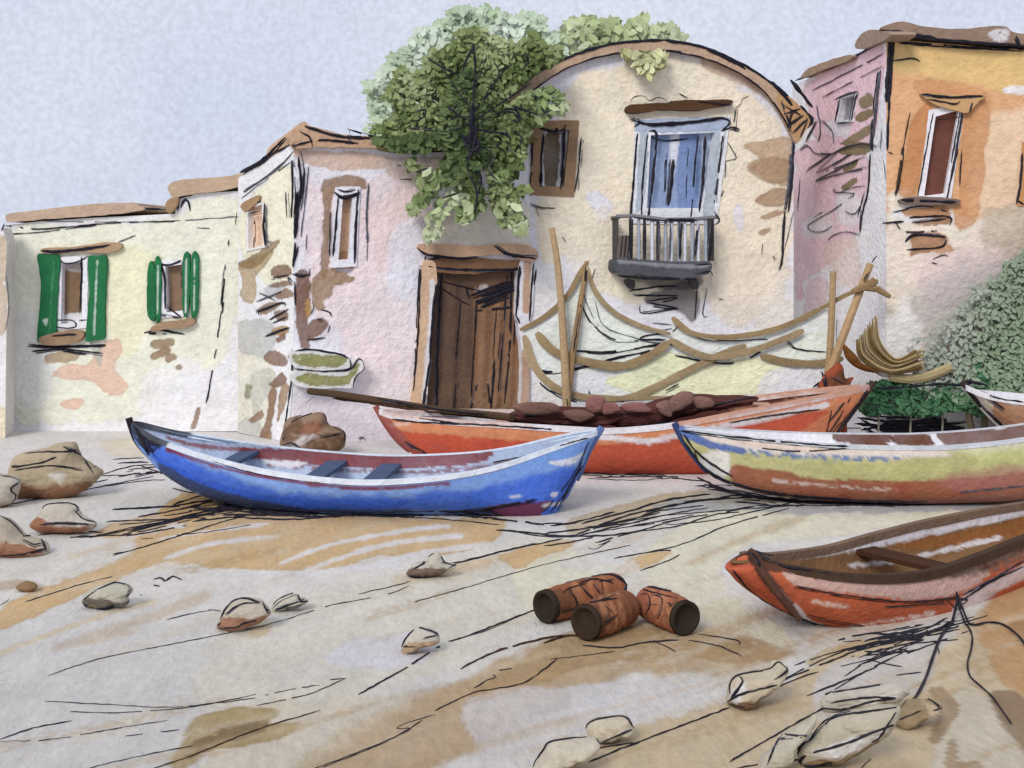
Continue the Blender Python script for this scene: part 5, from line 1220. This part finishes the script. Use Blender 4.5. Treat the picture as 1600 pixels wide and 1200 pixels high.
stone("flat pale stone with rust-brown foot below the large tan boulder", "46,820 60,804 72,788 100,785 120,790 125,800 140,812 152,818 144,828 110,832 60,830", 834, .14, (206, 196, 180), [("46,822 60,806 76,808 96,816 146,820 120,834 60,832", (150, 92, 62), .95, 3, 1.5)], ["4 66,800 70,790 90,786 116,788 122,796 118,800", "4 118,798 130,810 150,816 148,822", "4 62,820 100,818 148,820"])
stone("rust-brown stone at the left edge under two paler ones", "-30,808 0,808 20,820 36,836 66,850 74,862 60,870 -30,872", 866, .17, (200, 186, 164), [("-30,838 10,840 50,846 74,860 40,868 -30,866", (152, 98, 70), .95, 4, 1.5)], ["4 0,806 20,818 38,838", "5 36,838 60,838 68,850 72,862", "4 0,868 40,866 72,858", "4 36,842 50,850 66,848"])
stone("rounded dark grey stone with a cream top at the left", "127,942 132,928 150,918 175,911 195,912 208,922 200,932 200,944 182,945 165,951 140,949", 950, .09, (196, 190, 172), [("128,942 140,930 165,930 185,935 200,938 200,948 140,952", (92, 80, 70), .95, 3, 1.2), ("132,945 150,940 160,948", (160, 142, 112), .9, 2, 1.2)], ["4 130,938 150,922 180,911 195,914 206,922", "5 127,942 140,949 165,950 182,944", "5 205,920 200,932"])
stone("rust-brown stone with black outline beside a small pale one", "338,978 348,958 362,940 378,934 400,936 416,945 424,958 415,968 400,976 370,984 345,984", 984, .10, (202, 190, 172), [("340,978 352,962 372,956 396,960 420,958 405,974 350,984", (158, 104, 76), .95, 3, 1.2)], ["6 344,968 358,945 376,935 395,938 414,945", "5 410,940 418,955 424,950", "4 330,984 345,974", "4 340,982 370,980 380,974 410,968", "4 352,960 375,944 400,942"])
stone("small pale stone touching the black-outlined rust stone", "424,948 435,936 455,928 466,930 470,938 480,936 476,944 450,952 430,956", 954, .07, (204, 196, 180), [("448,946 472,940 470,946 452,950", (60, 56, 62), .9, 2, 1)], ["5 424,948 438,934 462,927 468,938 480,934", "4 430,954 460,942 500,938", "4 500,946 512,940"])
stone("tiny dark tan pebble on the ochre streak at left", "24,918 35,910 50,909 58,915 52,923 35,925", 924, .045, (150, 118, 84), (), ())
stone("dark brown stone with a pointed pale top below the blue boat", "634,896 646,882 664,880 672,868 686,864 696,880 712,882 700,892 690,898 660,902 640,900", 901, .09, (206, 198, 182), [("634,896 648,884 680,884 700,884 690,896 655,902", (96, 72, 56), .95, 3, 1.2)], ["4 644,890 662,880 672,868 685,864 694,878 712,884", "5 634,898 660,902 690,900", "5 700,888 718,880", "5 664,900 666,908"])
stone("small capped stone with tan underside on a long furrow", "626,1012 632,998 648,986 660,981 678,984 686,994 684,1004 660,1010 640,1020 628,1022", 1020, .075, (206, 198, 182), [("632,1004 650,998 684,998 680,1006 650,1014 630,1016", (178, 146, 108), .95, 2, 1.2)], ["5 627,1012 634,998 652,982 668,984 684,990 685,998", "4 630,1010 650,1008", "4 664,996 684,992"])
stone("oblong tan boulder with dark brown base below the front boat", "1136,1092 1138,1070 1150,1056 1200,1045 1215,1036 1228,1044 1230,1052 1218,1064 1205,1078 1180,1092 1160,1104 1142,1102", 1102, .13, (204, 190, 164), [("1140,1090 1170,1082 1200,1074 1216,1070 1190,1092 1160,1106 1140,1104", (116, 88, 62), .95, 3, 1.2), ("1140,1070 1160,1058 1150,1085 1138,1090", (222, 220, 220), .8, 2, 1.5)], ["5 1140,1085 1142,1066 1156,1054 1200,1046 1216,1034 1226,1042", "5 1226,1040 1230,1048 1210,1062", "6 1142,1092 1160,1066 1155,1056", "5 1136,1096 1160,1084 1215,1070", "4 1140,1100 1165,1106"])
stone("small tan capped stone at the bottom edge behind a flat one", "915,1140 922,1128 938,1122 978,1120 990,1136 988,1146 960,1156 930,1160", 1160, .09, (208, 196, 172), [("945,1160 960,1150 988,1144 986,1150 960,1162", (110, 82, 56), .95, 2, 1.2), ("925,1160 940,1152 950,1154 932,1166", (170, 170, 172), .9, 2, 1.2)], ["4 914,1142 922,1128 945,1122 976,1120 990,1138", "4 988,1140 960,1152 940,1160"])
stone("flat tan slab stone lying at the bottom edge", "828,1206 845,1180 862,1160 900,1154 930,1156 936,1166 915,1182 890,1195 850,1210", 1206, .11, (208, 198, 176), [("832,1204 880,1188 916,1182 900,1194 850,1212", (120, 92, 64), .95, 3, 1.2)], ["5 832,1198 848,1174 864,1158 930,1150", "4 930,1152 940,1166"])
stone("long pale capped boulder at lower right beside the mooring rope", "1280,1098 1290,1084 1320,1078 1340,1074 1395,1066 1420,1076 1408,1092 1380,1098 1330,1108 1290,1112", 1112, .06, (196, 188, 174), [("1330,1092 1400,1072 1400,1090 1340,1100", (220, 214, 200), .7, 3, 2)], ["6 1278,1104 1284,1090 1300,1080", "5 1280,1106 1320,1108 1360,1096 1400,1092", "4 1300,1098 1350,1090 1400,1090", "4 1300,1082 1380,1070"])
stone("large cream boulder with a brown base at the lower right corner", "1246,1180 1250,1160 1270,1150 1290,1125 1320,1112 1395,1100 1408,1108 1400,1125 1385,1145 1360,1165 1320,1185 1260,1198", 1196, .10, (194, 184, 162), [("1252,1186 1290,1172 1330,1166 1366,1150 1362,1166 1320,1186 1262,1200", (134, 106, 72), .95, 3, 1.2), ("1270,1160 1330,1140 1380,1130 1330,1165 1275,1175", (220, 217, 214), .8, 3, 2)], ["7 1246,1178 1252,1166 1262,1158", "5 1262,1160 1285,1130 1310,1118 1350,1112 1400,1105", "5 1400,1112 1376,1150 1362,1160", "5 1270,1176 1320,1162 1380,1138 1410,1130", "6 1258,1180 1248,1190 1256,1198 1300,1192", "4 1290,1132 1300,1120 1330,1110"])
stone("olive-brown stone touching the cream boulder at the lower right", "1396,1120 1410,1104 1440,1092 1462,1096 1468,1106 1450,1112 1440,1125 1420,1134 1402,1134", 1134, .09, (158, 136, 104), [("1440,1092 1468,1104 1450,1112", (196, 176, 146), .8, 2, 1.5)], ["4 1400,1108 1420,1088 1450,1092 1468,1106 1458,1110", "3 1400,1126 1440,1110"])
stone("pale wedge stone at the bottom edge left of the cream boulder", "1186,1205 1190,1186 1216,1160 1256,1128 1274,1116 1270,1136 1250,1156 1238,1172 1226,1198", 1204, .07, (194, 186, 166), [("1200,1196 1240,1190 1240,1206 1200,1208", (140, 110, 78), .9, 3, 1.5)], ["5 1200,1192 1226,1140 1280,1110", "4 1224,1142 1230,1148 1262,1150", "4 1200,1156 1262,1150", "5 1285,1118 1282,1130"])
stone("big brown streaked rock at the corner of the pink house", "440,700 442,672 450,655 474,648 500,643 508,650 514,664 536,674 540,690 530,704 480,712", 711, .24, (158, 130, 106), [("450,690 480,672 500,678 470,694", (222, 218, 220), .85, 4, 1.5, .1, .35), ("470,664 500,655 505,668 480,676", (150, 96, 70), .8, 4, 2), ("445,670 470,652 476,668 450,690", (112, 84, 62), .9, 5, 1.5, .1, .25), ("505,672 536,680 530,700 510,700", (116, 86, 64), .9, 5, 1.5, .1, .25), ("480,690 505,682 515,700 490,708", (112, 80, 60), .8, 5, 1.5, .1, .3), ("446,700 470,696 500,704 470,712", (222, 218, 220), .8, 4, 1.5, .1, .4)], ["5 455,660 476,650 502,643 510,656", "4 508,660 530,672 538,676 538,690", "5 442,690 444,668", "3 500,684 536,678", "4 440,696 456,692 470,700"], .02)

# ------------------------------------------------------------------ clay pots
def pot(label, m, e, r0, col, ink, dark=(48, 40, 32)):
    """a ridged clay pot lying on its side: mouth end at m, foot end at e (points on the photograph, axis r0 above the sand)"""
    dm = F * (EYE - r0) / (m[1] - HY); de = F * (EYE - r0) / (e[1] - HY)
    A = P3(m[0], m[1], dm); B = P3(e[0], e[1], de); ax = B - A; L = np.linalg.norm(ax); ax /= L
    u = np.cross(ax, (0, 0, 1)); u /= np.linalg.norm(u); v = np.cross(u, ax)
    root = thing("clay_pot", (*(A + B)[:2] / 2, 0), label, "pot", "clay pots lying on the sand")
    n = 36
    prof = []
    for t in np.linspace(0.06, 1, 60):
        r = r0 * (0.90 + .12 * math.sin(math.pi * min(1, t * 1.05))) * (1 if t < .9 else math.sqrt(max(0, 1 - ((t - .9) / .1) ** 2 * .75)))
        r *= 1 + .035 * max(0, math.sin(t * 38))
        prof.append((t * L, r))
    prof.append((L, 0.001))
    def rev(pr):
        V = []; f = []
        for s, r in pr:
            for k in range(n):
                a = 2 * math.pi * k / n
                V.append(A + ax * s + r * (math.cos(a) * u + math.sin(a) * v))
        for i in range(len(pr) - 1):
            for k in range(n):
                f.append((i * n + k, i * n + (k + 1) % n, (i + 1) * n + (k + 1) % n, (i + 1) * n + k))
        return np.array(V), f
    V, f = rev(prof); mb = MB()
    x, y = topx(V); cv = Canvas(col, .2)
    cv.s([m, (m[0] + (e[0] - m[0]) * .3, m[1] + (e[1] - m[1]) * .3)], 40, (84, 58, 42), .8, 8, 4, .1, .25)
    for t_ in (.45, .62, .8): cv.s([(m[0] + (e[0] - m[0]) * t_ - 6, m[1] + (e[1] - m[1]) * t_ - 28), (m[0] + (e[0] - m[0]) * t_ + 6, m[1] + (e[1] - m[1]) * t_ + 28)], 9, (182, 122, 84), .6, 6, 2, .1, .3)
    c = cv.ev(x, y)
    mb.add(V, f, NEAR, c); strokes(mb, ink, caster(mb, .004)); mb.build("body", root, shade=True)
    V, f = rev([(.08 * L, r0 * .90), (.0, r0 * .94), (-.01 * L, r0 * .86), (.0 * L, r0 * .74), (.04 * L, r0 * .66), (.07 * L, r0 * .45), (.075 * L, .001)])
    mb = MB(); x, y = topx(V); mb.add(V, f, NEAR, Canvas(dark, .2).ev(x, y)); strokes(mb, [], caster(mb, .003)); mb.build("rim", root, shade=True)
pot("terracotta pot at the back left of the three, mouth facing left", (850, 948), (970, 916), .115, (148, 90, 60), ["7 838,932 860,915 900,905 950,898 975,905", "5 835,950 842,968 862,978", "4 905,912 930,905 960,912", "6 870,975 920,960 960,945", "3 890,920 900,935 905,950", "3 905,912 920,930 935,940", "3 925,908 935,925 945,935", "2 940,905 944,935", "3 860,960 900,950 960,935", "3 880,925 900,915 960,905", "5 960,900 978,912 975,925"])
pot("terracotta pot at the front of the three, half under another", (914, 973), (984, 946), .12, (120, 74, 52), ["6 885,962 905,948 940,938 965,935", "5 886,975 895,992 915,998", "b6 930,985 950,972 965,960", "b6 940,975 960,962", "3 900,950 930,940 960,930", "3 925,955 935,965 940,975", "3 945,945 955,955", "4 890,965 900,955"], (58, 44, 34))  # darker clay colour stands in for the shade among the pots
pot("terracotta pot at the right of the three, mouth facing right", (1072, 966), (1008, 938), .118, (154, 92, 66), ["7 985,945 992,925 1010,917 1050,925 1085,935", "6 985,945 990,965 1010,982 1050,995", "5 1096,955 1098,972 1088,985", "3 1000,930 1012,928 1016,945 1008,960", "3 1020,930 1034,935 1032,955 1024,970", "3 1040,940 1050,950 1046,970", "5 990,935 985,955 1000,975 1030,985", "4 1000,920 1020,925 1060,935", "2 1010,945 1030,945", "4 1050,982 1060,988"])
# ------------------------------------------------------------------ mooring ropes
for lab, ln, w in (("straight dark mooring rope running down from the front boat to the stones", "1497,957 1485,975 1470,995 1458,1025 1448,1055 1436,1080 1425,1096 1408,1118 1380,1146", 4.5), ("looping dark rope trailing from the front boat to the bottom right", "1494,962 1512,978 1519,995 1517,1015 1512,1035 1515,1055 1530,1070 1546,1084 1556,1096 1580,1130", 3.2), ("dark rope curving right from the front boat to the right edge", "1500,966 1520,976 1545,972 1568,976 1590,992 1606,1012 1630,1040", 3.6)):
    q = smooth(pts(ln), False, 8); P = np.array([ground(x, y, .012) for x, y in q])
    k = np.clip(1 - np.arange(len(q)) / 6, 0, 1); P[:, 2] += k * .12
    m = MB(); j = np.arange(len(q)) * 5.; tube(m, P, .5 * w * P[:, 1] / F * (1 + .5 * fbm(j, j * 0, 20, int(w), 3)), INK, sides=6)
    o = m.build("mooring_rope", None, loc=(*P[0][:2], 0)); tag(o, lab, "rope", "ropes of the front boat")
